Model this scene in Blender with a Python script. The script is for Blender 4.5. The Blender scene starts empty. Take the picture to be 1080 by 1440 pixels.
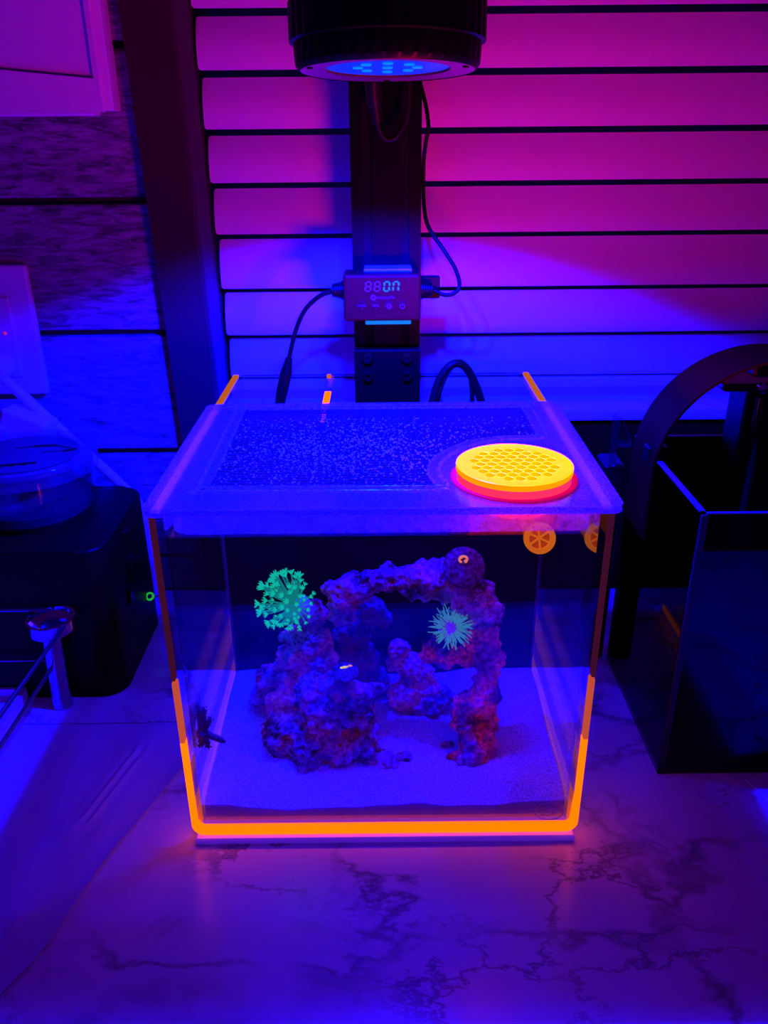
import bpy, bmesh, math, random
from mathutils import Vector, Matrix, Euler, noise
R = math.radians
C = bpy.context.scene.collection
SC = bpy.context.scene
random.seed(7)

# ------------------------------------------------------------------ camera
def set_camera():
    f_px, pitch, yaw, roll = 1146.0, R(24.7785), R(-0.0692), R(-0.5245)
    fw = Vector((0, math.cos(pitch), -math.sin(pitch)))
    up = Vector((0, math.sin(pitch), math.cos(pitch)))
    rt = Vector((1, 0, 0))
    Z = Matrix.Rotation(yaw, 3, 'Z')
    fw, up, rt = Z @ fw, Z @ up, Z @ rt
    r2 = math.cos(roll) * rt + math.sin(roll) * up
    u2 = -math.sin(roll) * rt + math.cos(roll) * up
    cd = bpy.data.cameras.new('camera')
    cd.sensor_fit = 'VERTICAL'; cd.sensor_height = 36.0
    cd.lens = f_px * 36.0 / 1440.0
    cd.clip_start = 0.01
    cam = bpy.data.objects.new('camera', cd); C.objects.link(cam)
    M = Matrix((r2, u2, -fw)).transposed().to_4x4()
    M.translation = Vector((0.0008, -0.4107, 0.4347))
    cam.matrix_world = M
    SC.camera = cam
set_camera()

# ------------------------------------------------------------------ world, lamps, exposure
W = bpy.data.worlds.new('night_room'); SC.world = W; W.use_nodes = True
W.node_tree.nodes['Background'].inputs[0].default_value = (0.14, 0.0, 0.62, 1)
W.node_tree.nodes['Background'].inputs[1].default_value = 0.19
SC.view_settings.view_transform = 'Standard'
SC.view_settings.look = 'None'
SC.view_settings.exposure = 0.0
SC.view_settings.gamma = 1.0
SC.view_settings.use_curve_mapping = False
SC.cycles.transparent_max_bounces = 40
SC.cycles.max_bounces = 14
SC.cycles.sample_clamp_indirect = 6.0

def spot(name, loc, target, color, watts, size, blend, radius):
    d = bpy.data.lights.new(name, 'SPOT'); d.color = color; d.energy = watts
    d.spot_size = R(size); d.spot_blend = blend; d.shadow_soft_size = radius
    o = bpy.data.objects.new(name, d); C.objects.link(o)
    o.location = loc
    o.rotation_euler = (Vector(target) - Vector(loc)).to_track_quat('-Z', 'Y').to_euler()
    return o
BLUE = (0.0, 0.0008, 1.0)
spot('blue_led_left', (-.016, 0.108, 0.4585), (-.022, 0.118, 0.25), BLUE, 62.0, 131, 0.30, 0.006)
spot('blue_led_right', (.018, 0.108, 0.4585), (.012, 0.118, 0.25), BLUE, 62.0, 131, 0.30, 0.006)

# ------------------------------------------------------------------ materials
def mat(name, base=(.8, .8, .8), rough=.5, metal=0.0, emit=None, estr=1.0, spec=.5, bump=None, vary=None, coat=0.0):
    """bump=(scale, strength, distance); vary=(scale, second colour, contrast)"""
    m = bpy.data.materials.new(name); m.use_nodes = True
    nt = m.node_tree; N = nt.nodes; L = nt.links
    b = N['Principled BSDF']
    b.inputs['Base Color'].default_value = (*base, 1)
    b.inputs['Roughness'].default_value = rough
    b.inputs['Metallic'].default_value = metal
    b.inputs['Specular IOR Level'].default_value = spec
    b.inputs['Coat Weight'].default_value = coat
    if emit:
        b.inputs['Emission Color'].default_value = (*emit, 1)
        b.inputs['Emission Strength'].default_value = estr
    tc = N.new('ShaderNodeTexCoord')
    if vary:
        n = N.new('ShaderNodeTexNoise'); n.inputs['Scale'].default_value = vary[0]; n.inputs['Detail'].default_value = 5
        r = N.new('ShaderNodeValToRGB')
        c = vary[2] if len(vary) > 2 else .15
        r.color_ramp.elements[0].position = .5 - c; r.color_ramp.elements[1].position = .5 + c
        r.color_ramp.elements[0].color = (*base, 1); r.color_ramp.elements[1].color = (*vary[1], 1)
        L.new(tc.outputs['Object'], n.inputs['Vector']); L.new(n.outputs['Fac'], r.inputs['Fac'])
        L.new(r.outputs['Color'], b.inputs['Base Color'])
    if bump:
        n = N.new('ShaderNodeTexNoise'); n.inputs['Scale'].default_value = bump[0]; n.inputs['Detail'].default_value = 4
        bp = N.new('ShaderNodeBump'); bp.inputs['Strength'].default_value = bump[1]; bp.inputs['Distance'].default_value = bump[2]
        L.new(tc.outputs['Object'], n.inputs['Vector']); L.new(n.outputs['Fac'], bp.inputs['Height'])
        L.new(bp.outputs['Normal'], b.inputs['Normal'])
    return m

def glass(name, tint=(.96, .97, .98), refl=1.0, rough=0.0, ior=1.45, diffuse=0.0, trans=0.0, dcol=(.9, .9, .9), bump=None, mist=None, graze=0.0):
    """clear sheet: transparent + fresnel gloss, with optional diffuse / translucent haze"""
    m = bpy.data.materials.new(name); m.use_nodes = True
    nt = m.node_tree; N = nt.nodes; L = nt.links
    N.remove(N['Principled BSDF']); out = N['Material Output']
    t = N.new('ShaderNodeBsdfTransparent'); t.inputs[0].default_value = (*tint, 1)
    sh = t
    if diffuse > 0:
        d = N.new('ShaderNodeBsdfDiffuse'); d.inputs[0].default_value = (*dcol, 1)
        mx = N.new('ShaderNodeMixShader'); mx.inputs[0].default_value = diffuse
        L.new(sh.outputs[0], mx.inputs[1]); L.new(d.outputs[0], mx.inputs[2]); sh = mx
    if trans > 0:
        d = N.new('ShaderNodeBsdfTranslucent'); d.inputs[0].default_value = (*dcol, 1)
        mx = N.new('ShaderNodeMixShader'); mx.inputs[0].default_value = trans
        L.new(sh.outputs[0], mx.inputs[1]); L.new(d.outputs[0], mx.inputs[2]); sh = mx
    if mist:                                                   # fine condensation: haze varies from grain to grain
        tc = N.new('ShaderNodeTexCoord'); n = N.new('ShaderNodeTexNoise'); n.inputs['Scale'].default_value = mist[0]; n.inputs['Detail'].default_value = 3
        r = N.new('ShaderNodeMapRange'); r.inputs['From Min'].default_value = mist[1]; r.inputs['From Max'].default_value = mist[2]
        r.inputs['To Min'].default_value = .12
        L.new(tc.outputs['Object'], n.inputs['Vector']); L.new(n.outputs['Fac'], r.inputs['Value'])
        t2 = N.new('ShaderNodeBsdfTransparent'); t2.inputs[0].default_value = (*tint, 1)
        mx = N.new('ShaderNodeMixShader'); L.new(r.outputs[0], mx.inputs[0]); L.new(t2.outputs[0], mx.inputs[1]); L.new(sh.outputs[0], mx.inputs[2]); sh = mx
    g = N.new('ShaderNodeBsdfGlossy'); g.inputs['Roughness'].default_value = rough
    # same reflectance from both faces of the sheet (no false total reflection inside it)
    ge = N.new('ShaderNodeNewGeometry'); pw = N.new('ShaderNodeMath'); pw.operation = 'MULTIPLY_ADD'; pw.inputs[1].default_value = 1 / ior - ior; pw.inputs[2].default_value = ior
    fr = N.new('ShaderNodeFresnel'); L.new(ge.outputs['Backfacing'], pw.inputs[0]); L.new(pw.outputs[0], fr.inputs['IOR'])
    ml = N.new('ShaderNodeMath'); ml.operation = 'MULTIPLY'; ml.inputs[1].default_value = refl
    L.new(fr.outputs[0], ml.inputs[0])
    if graze:                                                  # water behind the sheet: steep rays are turned back
        lw = N.new('ShaderNodeLayerWeight'); lw.inputs['Blend'].default_value = .5
        gr = N.new('ShaderNodeMapRange'); gr.interpolation_type = 'SMOOTHSTEP'
        gr.inputs['From Min'].default_value = .42; gr.inputs['From Max'].default_value = .60; gr.inputs['To Max'].default_value = graze
        mm = N.new('ShaderNodeMath'); mm.operation = 'MAXIMUM'
        L.new(lw.outputs['Facing'], gr.inputs['Value']); L.new(gr.outputs[0], mm.inputs[0]); L.new(ml.outputs[0], mm.inputs[1]); ml = mm
    mx = N.new('ShaderNodeMixShader'); L.new(ml.outputs[0], mx.inputs[0])
    L.new(sh.outputs[0], mx.inputs[1]); L.new(g.outputs[0], mx.inputs[2])
    L.new(mx.outputs[0], out.inputs['Surface'])
    if bump:
        tc = N.new('ShaderNodeTexCoord'); n = N.new('ShaderNodeTexNoise'); n.inputs['Scale'].default_value = bump[0]
        bp = N.new('ShaderNodeBump'); bp.inputs['Strength'].default_value = bump[1]; bp.inputs['Distance'].default_value = bump[2]
        L.new(tc.outputs['Object'], n.inputs['Vector']); L.new(n.outputs['Fac'], bp.inputs['Height'])
        L.new(bp.outputs['Normal'], g.inputs['Normal'])
    return m

def mirror_glass(name, refl):
    """inner face of a pane with water behind it: mostly total internal reflection"""
    m = bpy.data.materials.new(name); m.use_nodes = True
    nt = m.node_tree; N = nt.nodes; L = nt.links
    N.remove(N['Principled BSDF']); out = N['Material Output']
    t = N.new('ShaderNodeBsdfTransparent'); t.inputs[0].default_value = (.9, .9, .95, 1)
    g = N.new('ShaderNodeBsdfGlossy'); g.inputs['Roughness'].default_value = 0.0; g.inputs[0].default_value = (.95, .95, .95, 1)
    mx = N.new('ShaderNodeMixShader'); mx.inputs[0].default_value = refl
    L.new(t.outputs[0], mx.inputs[1]); L.new(g.outputs[0], mx.inputs[2]); L.new(mx.outputs[0], out.inputs['Surface'])
    return m

def glow(name, color, strength):
    """light-giving / fluorescent plastic"""
    return mat(name, (min(1, color[0]) * .4, min(1, color[1]) * .4, min(1, color[2]) * .05), .35, 0, color, strength, spec=0.0)

def marble():
    m = mat('marble', (.74, .72, .74), .22, spec=.4)
    nt = m.node_tree; N = nt.nodes; L = nt.links; b = N['Principled BSDF']
    tc = N.new('ShaderNodeTexCoord')
    def veins(scale, dist, width, off):
        mp = N.new('ShaderNodeMapping'); mp.inputs['Location'].default_value = off
        mp.inputs['Rotation'].default_value = (0, 0, .5); mp.inputs['Scale'].default_value = (1, 1.7, 1)
        L.new(tc.outputs['Object'], mp.inputs['Vector'])
        n = N.new('ShaderNodeTexNoise'); n.inputs['Scale'].default_value = scale; n.inputs['Detail'].default_value = 9
        n.inputs['Roughness'].default_value = .62; n.inputs['Distortion'].default_value = dist
        L.new(mp.outputs[0], n.inputs['Vector'])
        s = N.new('ShaderNodeMath'); s.operation = 'SUBTRACT'; s.inputs[1].default_value = .5; L.new(n.outputs['Fac'], s.inputs[0])
        a = N.new('ShaderNodeMath'); a.operation = 'ABSOLUTE'; L.new(s.outputs[0], a.inputs[0])
        r = N.new('ShaderNodeMapRange'); r.inputs['From Min'].default_value = 0; r.inputs['From Max'].default_value = width
        r.inputs['To Min'].default_value = 1; r.inputs['To Max'].default_value = 0; L.new(a.outputs[0], r.inputs['Value'])
        return r
    def patch(scale, lo, hi, off):
        mp = N.new('ShaderNodeMapping'); mp.inputs['Location'].default_value = off; L.new(tc.outputs['Object'], mp.inputs['Vector'])
        n = N.new('ShaderNodeTexNoise'); n.inputs['Scale'].default_value = scale; L.new(mp.outputs[0], n.inputs['Vector'])
        r = N.new('ShaderNodeMapRange'); r.inputs['From Min'].default_value = lo; r.inputs['From Max'].default_value = hi
        L.new(n.outputs['Fac'], r.inputs['Value']); return r
    def mul(a, c):
        k = N.new('ShaderNodeMath'); k.operation = 'MULTIPLY'; L.new(a.outputs[0], k.inputs[0]); L.new(c.outputs[0], k.inputs[1]); return k
    def cracks(scale, width, off, dist):
        mp = N.new('ShaderNodeMapping'); mp.inputs['Location'].default_value = off; mp.inputs['Rotation'].default_value = (0, 0, .6); mp.inputs['Scale'].default_value = (.8, 1.35, 1); L.new(tc.outputs['Object'], mp.inputs['Vector'])
        n = N.new('ShaderNodeTexNoise'); n.inputs['Scale'].default_value = 13; n.inputs['Detail'].default_value = 8; n.inputs['Roughness'].default_value = .65; L.new(mp.outputs[0], n.inputs['Vector'])
        va = N.new('ShaderNodeVectorMath'); va.operation = 'MULTIPLY_ADD'; va.inputs[1].default_value = (dist, dist, 0); L.new(n.outputs['Color'], va.inputs[0]); L.new(mp.outputs[0], va.inputs[2])
        v = N.new('ShaderNodeTexVoronoi'); v.feature = 'DISTANCE_TO_EDGE'; v.inputs['Scale'].default_value = scale; L.new(va.outputs[0], v.inputs['Vector'])
        r = N.new('ShaderNodeMapRange'); r.inputs['From Max'].default_value = width; r.inputs['To Min'].default_value = 1; r.inputs['To Max'].default_value = 0; L.new(v.outputs['Distance'], r.inputs['Value']); return r
    v1 = mul(cracks(6.5, .055, (1.37, .42, 0), .16), patch(11, .36, .60, (3, 1, 0)))
    v2 = mul(cracks(9.5, .030, (4.3, 2.4, 0), .20), patch(8, .46, .62, (7, 4, 0)))
    v3 = mul(veins(15, .7, .05, (4.3, 2.4, 0)), patch(7, .54, .68, (7, 4, 0)))
    a0 = N.new('ShaderNodeMath'); a0.operation = 'MAXIMUM'; L.new(v1.outputs[0], a0.inputs[0]); L.new(v2.outputs[0], a0.inputs[1])
    ad = N.new('ShaderNodeMath'); ad.operation = 'MAXIMUM'; L.new(a0.outputs[0], ad.inputs[0]); L.new(v3.outputs[0], ad.inputs[1])
    mx = N.new('ShaderNodeMix'); mx.data_type = 'RGBA'
    mx.inputs['A'].default_value = (.74, .72, .74, 1); mx.inputs['B'].default_value = (.25, .22, .24, 1)
    L.new(ad.outputs[0], mx.inputs['Factor']); L.new(mx.outputs['Result'], b.inputs['Base Color'])
    return m

def worn_wood():
    m = mat('worn_wood', (.6, .6, .6), .7)
    nt = m.node_tree; N = nt.nodes; L = nt.links; b = N['Principled BSDF']
    tc = N.new('ShaderNodeTexCoord')
    mp = N.new('ShaderNodeMapping'); mp.inputs['Scale'].default_value = (14, 14, 75); L.new(tc.outputs['Object'], mp.inputs['Vector'])
    n = N.new('ShaderNodeTexNoise'); n.inputs['Scale'].default_value = 3.2; n.inputs['Detail'].default_value = 8; n.inputs['Roughness'].default_value = .68
    n.inputs['Distortion'].default_value = .7
    L.new(mp.outputs[0], n.inputs['Vector'])
    r = N.new('ShaderNodeValToRGB')
    r.color_ramp.elements[0].position = .36; r.color_ramp.elements[0].color = (.050, .046, .046, 1)
    r.color_ramp.elements[1].position = .60; r.color_ramp.elements[1].color = (.33, .32, .31, 1)
    L.new(n.outputs['Fac'], r.inputs['Fac']); L.new(r.outputs['Color'], b.inputs['Base Color'])
    bp = N.new('ShaderNodeBump'); bp.inputs['Strength'].default_value = .5; bp.inputs['Distance'].default_value = .002
    L.new(n.outputs['Fac'], bp.inputs['Height']); L.new(bp.outputs['Normal'], b.inputs['Normal'])
    return m

def rock_mat(name, dark, light, red_glow, fstr):
    m = mat(name, dark, .85, spec=.25)
    nt = m.node_tree; N = nt.nodes; L = nt.links; b = N['Principled BSDF']
    tc = N.new('ShaderNodeTexCoord')
    def nz(scale, detail, rough=.6, dist=0):
        n = N.new('ShaderNodeTexNoise'); n.inputs['Scale'].default_value = scale; n.inputs['Detail'].default_value = detail
        n.inputs['Roughness'].default_value = rough; n.inputs['Distortion'].default_value = dist; L.new(tc.outputs['Object'], n.inputs['Vector']); return n
    n = nz(230, 6, .75, .6); n0 = nz(60, 3)
    av = N.new('ShaderNodeMath'); av.operation = 'MULTIPLY_ADD'; av.inputs[1].default_value = .45; L.new(n0.outputs['Fac'], av.inputs[0])
    sc = N.new('ShaderNodeMath'); sc.operation = 'MULTIPLY'; sc.inputs[1].default_value = .55; L.new(n.outputs['Fac'], sc.inputs[0]); L.new(sc.outputs[0], av.inputs[2])
    r = N.new('ShaderNodeValToRGB')
    r.color_ramp.elements[0].position = .42; r.color_ramp.elements[0].color = (*dark, 1)
    r.color_ramp.elements[1].position = .60; r.color_ramp.elements[1].color = (*light, 1)
    L.new(av.outputs[0], r.inputs['Fac']); L.new(r.outputs['Color'], b.inputs['Base Color'])
    # red patches: coralline fluorescence, plus red light on the rock put into emission
    n2 = nz(48, 4); n3 = nz(420, 4, .7)
    r2 = N.new('ShaderNodeMapRange'); r2.inputs['From Min'].default_value = .44; r2.inputs['From Max'].default_value = .62; L.new(n2.outputs['Fac'], r2.inputs['Value'])
    r3 = N.new('ShaderNodeMapRange'); r3.inputs['From Min'].default_value = .38; r3.inputs['From Max'].default_value = .68; L.new(n3.outputs['Fac'], r3.inputs['Value'])
    k = N.new('ShaderNodeMath'); k.operation = 'MULTIPLY'; L.new(r2.outputs[0], k.inputs[0]); L.new(r3.outputs[0], k.inputs[1])
    k2 = N.new('ShaderNodeMath'); k2.operation = 'MULTIPLY'; k2.inputs[1].default_value = fstr; L.new(k.outputs[0], k2.inputs[0])
    b.inputs['Emission Color'].default_value = (*red_glow, 1); L.new(k2.outputs[0], b.inputs['Emission Strength'])
    bp = N.new('ShaderNodeBump'); bp.inputs['Strength'].default_value = 1.0; bp.inputs['Distance'].default_value = .004
    L.new(n.outputs['Fac'], bp.inputs['Height']); L.new(bp.outputs['Normal'], b.inputs['Normal'])
    return m

M = dict(
    marble=marble(), wood=worn_wood(),
    groove=mat('dark_backing', (.03, .03, .03), .8),
    backsplash=mat('dark_backsplash', (.045, .010, .0020), .6, spec=.03),
    trim=mat('dark_trim', (.045, .012, .016), .5, spec=.2, bump=(60, .1, .001)),
    jamb=mat('dark_jamb', (.06, .04, .035), .5, spec=.2),
    slat=mat('white_slat', (.80, .78, .78), .42),
    white=mat('white_paint', (.80, .79, .79), .4, bump=(35, .08, .001)),
    plastic_white=mat('white_plastic', (.75, .75, .75), .35),
    black=mat('black_metal', (.0018, .0020, .0022), .42, spec=.08),
    black_plastic=mat('black_plastic', (.006, .004, .003), .42, spec=.12, bump=(900, .05, .0003)),
    black_gloss=mat('black_gloss', (.006, .005, .003), .2, spec=.3),
    panel=mat('black_panel', (.006, .004, .005), .6, spec=.06),
    chrome=mat('chrome', (.40, .40, .42), .14, 1.0),
    steel=mat('dark_wire', (.25, .25, .27), .3, 1.0),
    sand_side=mat('bluelit_sand_side', (.22, .19, .60), .9, vary=(900, (.34, .30, .85), .2)),  # bluer copy of the sand, scattered blue light put into the colour
    sand=mat('aragonite_sand', (.42, .40, .39), .9, bump=(900, .7, .0012), vary=(850, (.92, .90, .87), .16)),
    rock=rock_mat('coralline_rock', (.08, .03, .025), (.85, .5, .85), (1.0, .03, .22), .09),
    rockred=rock_mat('redlit_coralline_rock', (.08, .02, .02), (.75, .30, .60), (1.0, .012, .12), .26),  # redder copy: red light from the cup put into colour and emission
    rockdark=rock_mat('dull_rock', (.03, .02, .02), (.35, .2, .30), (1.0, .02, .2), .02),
    pane=glass('clear_pane', (.975, .98, .985), 1.0, graze=.75),
    pane_out=glass('clear_pane_outer', (.97, .975, .98), .8, graze=.75),
    pane_mirror=mirror_glass('wet_inner_pane', .62),
    water=glass('water_surface', (.93, .96, .98), 1.0, .02, 1.33, bump=(90, .35, .004)),
    water_side=glass('water_body', (.99, .992, .995), 0.0),
    lid=glass('misted_lid', (.36, .37, .40), .8, .12, 1.45, diffuse=.33, trans=.34, dcol=(.80, .82, .9), bump=(420, .25, .0008), mist=(900, .35, .62)),
    tray=glass('tray_floor', (.90, .91, .94), .8, .06, 1.45, diffuse=.020, trans=.24, dcol=(.80, .82, .9), mist=(300, .3, .7)),
    lid_edge=glass('lid_edge', (.95, .97, 1), .8, .1, 1.45, diffuse=.30, trans=.40, dcol=(.9, .9, .95), mist=(260, .30, .60), bump=(300, .4, .001)),
    mesh=mat('clear_mesh', (.022, .022, .024), .35, spec=.05),
    drop=glass('droplet', (.95, .97, 1), 1.0, .05, 1.5, diffuse=.9, dcol=(.95, .95, .95)),  # white diffuse colour stands in for the glints on the drops
    smoke=glass('smoked_pane', (.09, .09, .11), .5, .01, 1.5),
    smoke_edge=mat('silicone_edge', (.022, .02, .026), .4, spec=.2),
    film=glass('plastic_film', (.9, .9, .95), .9, .12, 1.45, diffuse=.72, dcol=(.85, .85, .88)),
    tub=glass('clear_tub', (.70, .70, .78), 1.0, .03, 1.5, diffuse=.004),
    tublid=glass('tub_lid', (.8, .8, .86), 1.0, .08, 1.5, diffuse=.035),
    cup_top=mat('orange_glow_top', (.7, .45, .0), .30, 0, (1.0, .0036, 0.0), 215.0, spec=.03),
    cup_hole=glow('orange_glow_hole', (1.0, .42, 0.0), 1.25),
    basket=glow('basket_glow', (1.0, .03, 0.0), 3.0),
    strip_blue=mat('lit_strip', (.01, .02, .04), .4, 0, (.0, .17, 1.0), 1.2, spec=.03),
    cup_rim=glow('orange_glow_rim', (1.0, .30, 0.0), 1.1),
    cup_side=glow('red_glow_side', (1.0, .012, .05), 2.6),
    cup_flange=glow('pink_glow_flange', (1.0, .0, .30), .40),
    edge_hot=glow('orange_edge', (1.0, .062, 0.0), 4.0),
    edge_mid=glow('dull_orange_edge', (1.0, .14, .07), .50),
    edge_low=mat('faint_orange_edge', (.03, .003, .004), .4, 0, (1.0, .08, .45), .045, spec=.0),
    edge_lid=mat('rim_under_lid', (.1, .02, 0), .4, 0, (1.0, .10, .10), 1.3, spec=.05),
    edge_rim=mat('bare_rim', (.1, .03, 0), .4, 0, (1.0, .2, .03), .5, spec=.0),
    nozzle=glow('orange_nozzle', (1.0, .24, .01), .45),
    nozzle_dark=glow('orange_nozzle_dark', (1.0, .16, .01), .16),
    polyp_head=glow('green_polyp_head', (.004, .60, .42), .75),
    polyp_stalk=glow('green_polyp_stalk', (.004, .24, .24), .75),
    polyp_core=mat('violet_core', (.2, .2, .5), .6, 0, (.02, .03, .3), .6),
    tentacle=glow('pale_tentacle', (.05, .28, .38), .60),
    tent_core=mat('purple_core', (.35, .12, .35), .6, 0, (.05, .01, .12), .7),
    nub_pink=glow('pink_nub', (1.0, .25, .22), .65),
    nub_yellow=glow('yellow_nub', (.85, .62, .03), .8),
    plug=mat('dark_plug', (.035, .02, .012), .6, vary=(420, (.16, .08, .12), .14), bump=(500, .6, .001), spec=.2),
    coral_dark=mat('dark_red_coral', (.06, .02, .03), .6, vary=(600, (.16, .05, .08), .1)),
    lens=mat('lamp_lens', (.002, .002, .02), .3, 0, (0.0, .022, 1.0), 1.1, spec=.05),
    led=mat('led_chip', (.002, .02, .05), .3, 0, (.0, .16, 1.0), 1.4, spec=.05),
    digit_on=mat('digit_lit', (.01, .02, .04), .4, 0, (.0, .15, 1.0), 1.5, spec=.03),
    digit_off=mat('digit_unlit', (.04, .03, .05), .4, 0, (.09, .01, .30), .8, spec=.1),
    foam=mat('foam_painted_glow', (.6, .6, .65), .6, 0, (.08, .012, .75), .40),
    print=mat('grey_print', (.10, .10, .16), .5),
    case=mat('controller_case', (.06, .012, .004), .45, spec=.1),
    green=mat('green_ring', (.02, .3, .02), .4, 0, (.02, .6, .03), .55),
    red_led=mat('red_led', (.3, 0, 0), .4, 0, (1, .02, .02), .5),
    etch=mat('etched_mark', (.85, .85, .9), .6),
    outside=mat('night_pane', (.10, .08, .08), .5),
)

# ------------------------------------------------------------------ mesh helpers
class MB:
    def __init__(s): s.bm = bmesh.new()
    def box(s, lo, hi, bev=0.0, seg=2, rot=None, mi=0):
        lo, hi = Vector(lo), Vector(hi)
        r = bmesh.ops.create_cube(s.bm, size=1)
        vs = r['verts']; c = (lo + hi) / 2; d = hi - lo
        for v in vs:
            p = Vector((v.co.x * d.x, v.co.y * d.y, v.co.z * d.z))
            if rot is not None: p = rot @ p
            v.co = p + c
        fs = {f for v in vs for f in v.link_faces}
        if bev > 0:
            es = list({e for v in vs for e in v.link_edges})
            rr = bmesh.ops.bevel(s.bm, geom=es, offset=bev, segments=seg, profile=.5, affect='EDGES')
            fs = set(rr['faces']) | {f for f in fs if f.is_valid}
        for f in fs:
            if f.is_valid: f.material_index = mi
        return s
    def ring(s, pts_list, closed_caps=True, mi=0):
        """skin consecutive loops of points"""
        prev = None; first = None
        for pts in pts_list:
            vs = [s.bm.verts.new(p) for p in pts]
            if prev:
                n = len(vs)
                for i in range(n):
                    f = s.bm.faces.new((prev[i], prev[(i + 1) % n], vs[(i + 1) % n], vs[i])); f.material_index = mi
            else: first = vs
            prev = vs
        if closed_caps:
            for vs, flip in ((first, True), (prev, False)):
                try:
                    f = s.bm.faces.new(list(reversed(vs)) if flip else vs); f.material_index = mi
                except ValueError: pass
        return s
    def lathe(s, prof, seg=48, origin=(0, 0, 0), rot=None, mi=0, cap=True):
        o = Vector(origin); loops = []
        for r, z in prof:
            L = []
            for i in range(seg):
                a = 2 * math.pi * i / seg
                p = Vector((r * math.cos(a), r * math.sin(a), z))
                if rot is not None: p = rot @ p
                L.append(o + p)
            loops.append(L)
        return s.ring(loops, cap, mi)
    def tube(s, pts, r, seg=10, closed=False, mi=0):
        pts = [Vector(p) for p in pts]; n = len(pts); loops = []
        t0 = (pts[1] - pts[0]).normalized()
        a = Vector((0, 0, 1)) if abs(t0.z) < .9 else Vector((1, 0, 0))
        u = t0.cross(a).normalized()
        for i, p in enumerate(pts):
            if closed: t = (pts[(i + 1) % n] - pts[i - 1]).normalized()
            else: t = (pts[min(i + 1, n - 1)] - pts[max(i - 1, 0)]).normalized()
            u = (u - t * u.dot(t)).normalized(); w = t.cross(u)
            rr = r[i] if isinstance(r, (list, tuple)) else r
            loops.append([p + rr * (math.cos(2 * math.pi * k / seg) * u + math.sin(2 * math.pi * k / seg) * w) for k in range(seg)])
        if closed: loops.append(loops[0])
        return s.ring(loops, not closed, mi)
    def prism(s, poly, axis, a, b, mi=0):
        """poly in the two other axes, extruded along axis from a to b"""
        def P(p, h):
            return {'z': (p[0], p[1], h), 'y': (p[0], h, p[1]), 'x': (h, p[0], p[1])}[axis]
        return s.ring([[P(p, a) for p in poly], [P(p, b) for p in poly]], True, mi)
    def ico(s, c, r, sub=2, scale=(1, 1, 1), mi=0):
        m = Matrix.Translation(c) @ Matrix.Diagonal((r * scale[0], r * scale[1], r * scale[2], 1))
        rr = bmesh.ops.create_icosphere(s.bm, subdivisions=sub, radius=1, matrix=m)
        for f in {f for v in rr['verts'] for f in v.link_faces}: f.material_index = mi
        return s

def mesh_from(name, mb):
    bm = mb.bm if isinstance(mb, MB) else mb
    bmesh.ops.recalc_face_normals(bm, faces=bm.faces[:])
    me = bpy.data.meshes.new(name); bm.to_mesh(me); bm.free(); return me

def link(name, me, mats, parent=None, smooth=False, loc=None, rot=None):
    o = bpy.data.objects.new(name, me); C.objects.link(o)
    if not isinstance(mats, (list, tuple)): mats = [mats]
    if len(me.materials) == 0:
        for m in mats: me.materials.append(m)
    if smooth: me.shade_smooth(); me.set_sharp_from_angle(angle=R(38))
    if loc is not None: o.location = loc
    if rot is not None: o.rotation_euler = rot
    if parent is not None:
        o.parent = parent
    return o

def obj(name, mb, mats, parent=None, smooth=True, world=True):
    """mesh built in world coordinates; made relative to its parent's place"""
    me = mesh_from(name, mb)
    o = link(name, me, mats, parent, smooth)
    if parent is not None and world:
        o.matrix_parent_inverse = wm(parent).inverted()
    return o

def wm(o):
    m = o.matrix_basis.copy()
    if o.parent is not None: m = wm(o.parent) @ o.matrix_parent_inverse @ m
    return m

def tag(o, label, cat, group=None):
    o['label'] = label; o['category'] = cat
    if group: o['group'] = group
    return o
def empty(name, loc, label, cat, group=None):
    o = bpy.data.objects.new(name, None); C.objects.link(o); o.location = loc; o.empty_display_size = .02
    return tag(o, label, cat, group)
def struct(o): o['kind'] = 'structure'; return o
def stuff(o): o['kind'] = 'stuff'; return o
def plabel(o, t): o['label'] = t; return o

def rrect(x0, y0, x1, y1, r, n=6):
    P = []
    for cx, cy, a0 in ((x1 - r, y1 - r, 0), (x0 + r, y1 - r, 90), (x0 + r, y0 + r, 180), (x1 - r, y0 + r, 270)):
        for i in range(n + 1):
            a = R(a0 + 90 * i / n); P.append((cx + r * math.cos(a), cy + r * math.sin(a)))
    return P

def eval_mesh(o, name):
    dg = bpy.context.evaluated_depsgraph_get(); dg.update()
    me = bpy.data.meshes.new_from_object(o.evaluated_get(dg)); me.name = name
    return me

def plate_mesh(name, outer, holes, thick, bevel=0.0):
    """flat plate with holes, lying in xy, z from 0 to thick"""
    cu = bpy.data.curves.new('tmp', 'CURVE'); cu.dimensions = '2D'; cu.fill_mode = 'BOTH'
    cu.extrude = thick / 2 - bevel; cu.bevel_depth = bevel; cu.bevel_resolution = 2
    cu.offset = -bevel
    for L in [outer] + holes:
        sp = cu.splines.new('POLY'); sp.points.add(len(L) - 1); sp.use_cyclic_u = True
        for p, q in zip(sp.points, L): p.co = (q[0], q[1], 0, 1)
    o = bpy.data.objects.new('tmp', cu); C.objects.link(o)
    me = eval_mesh(o, name)
    bpy.data.objects.remove(o); bpy.data.curves.remove(cu)
    for v in me.vertices: v.co.z += thick / 2
    return me

def text_mesh(name, body, size, thick=.0002):
    cu = bpy.data.curves.new('tmp', 'FONT'); cu.body = body; cu.size = size; cu.extrude = thick
    cu.align_x = 'CENTER'; cu.align_y = 'CENTER'; cu.resolution_u = 2
    o = bpy.data.objects.new('tmp', cu); C.objects.link(o)
    me = eval_mesh(o, name); bpy.data.objects.remove(o); bpy.data.curves.remove(cu)
    return me

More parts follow.
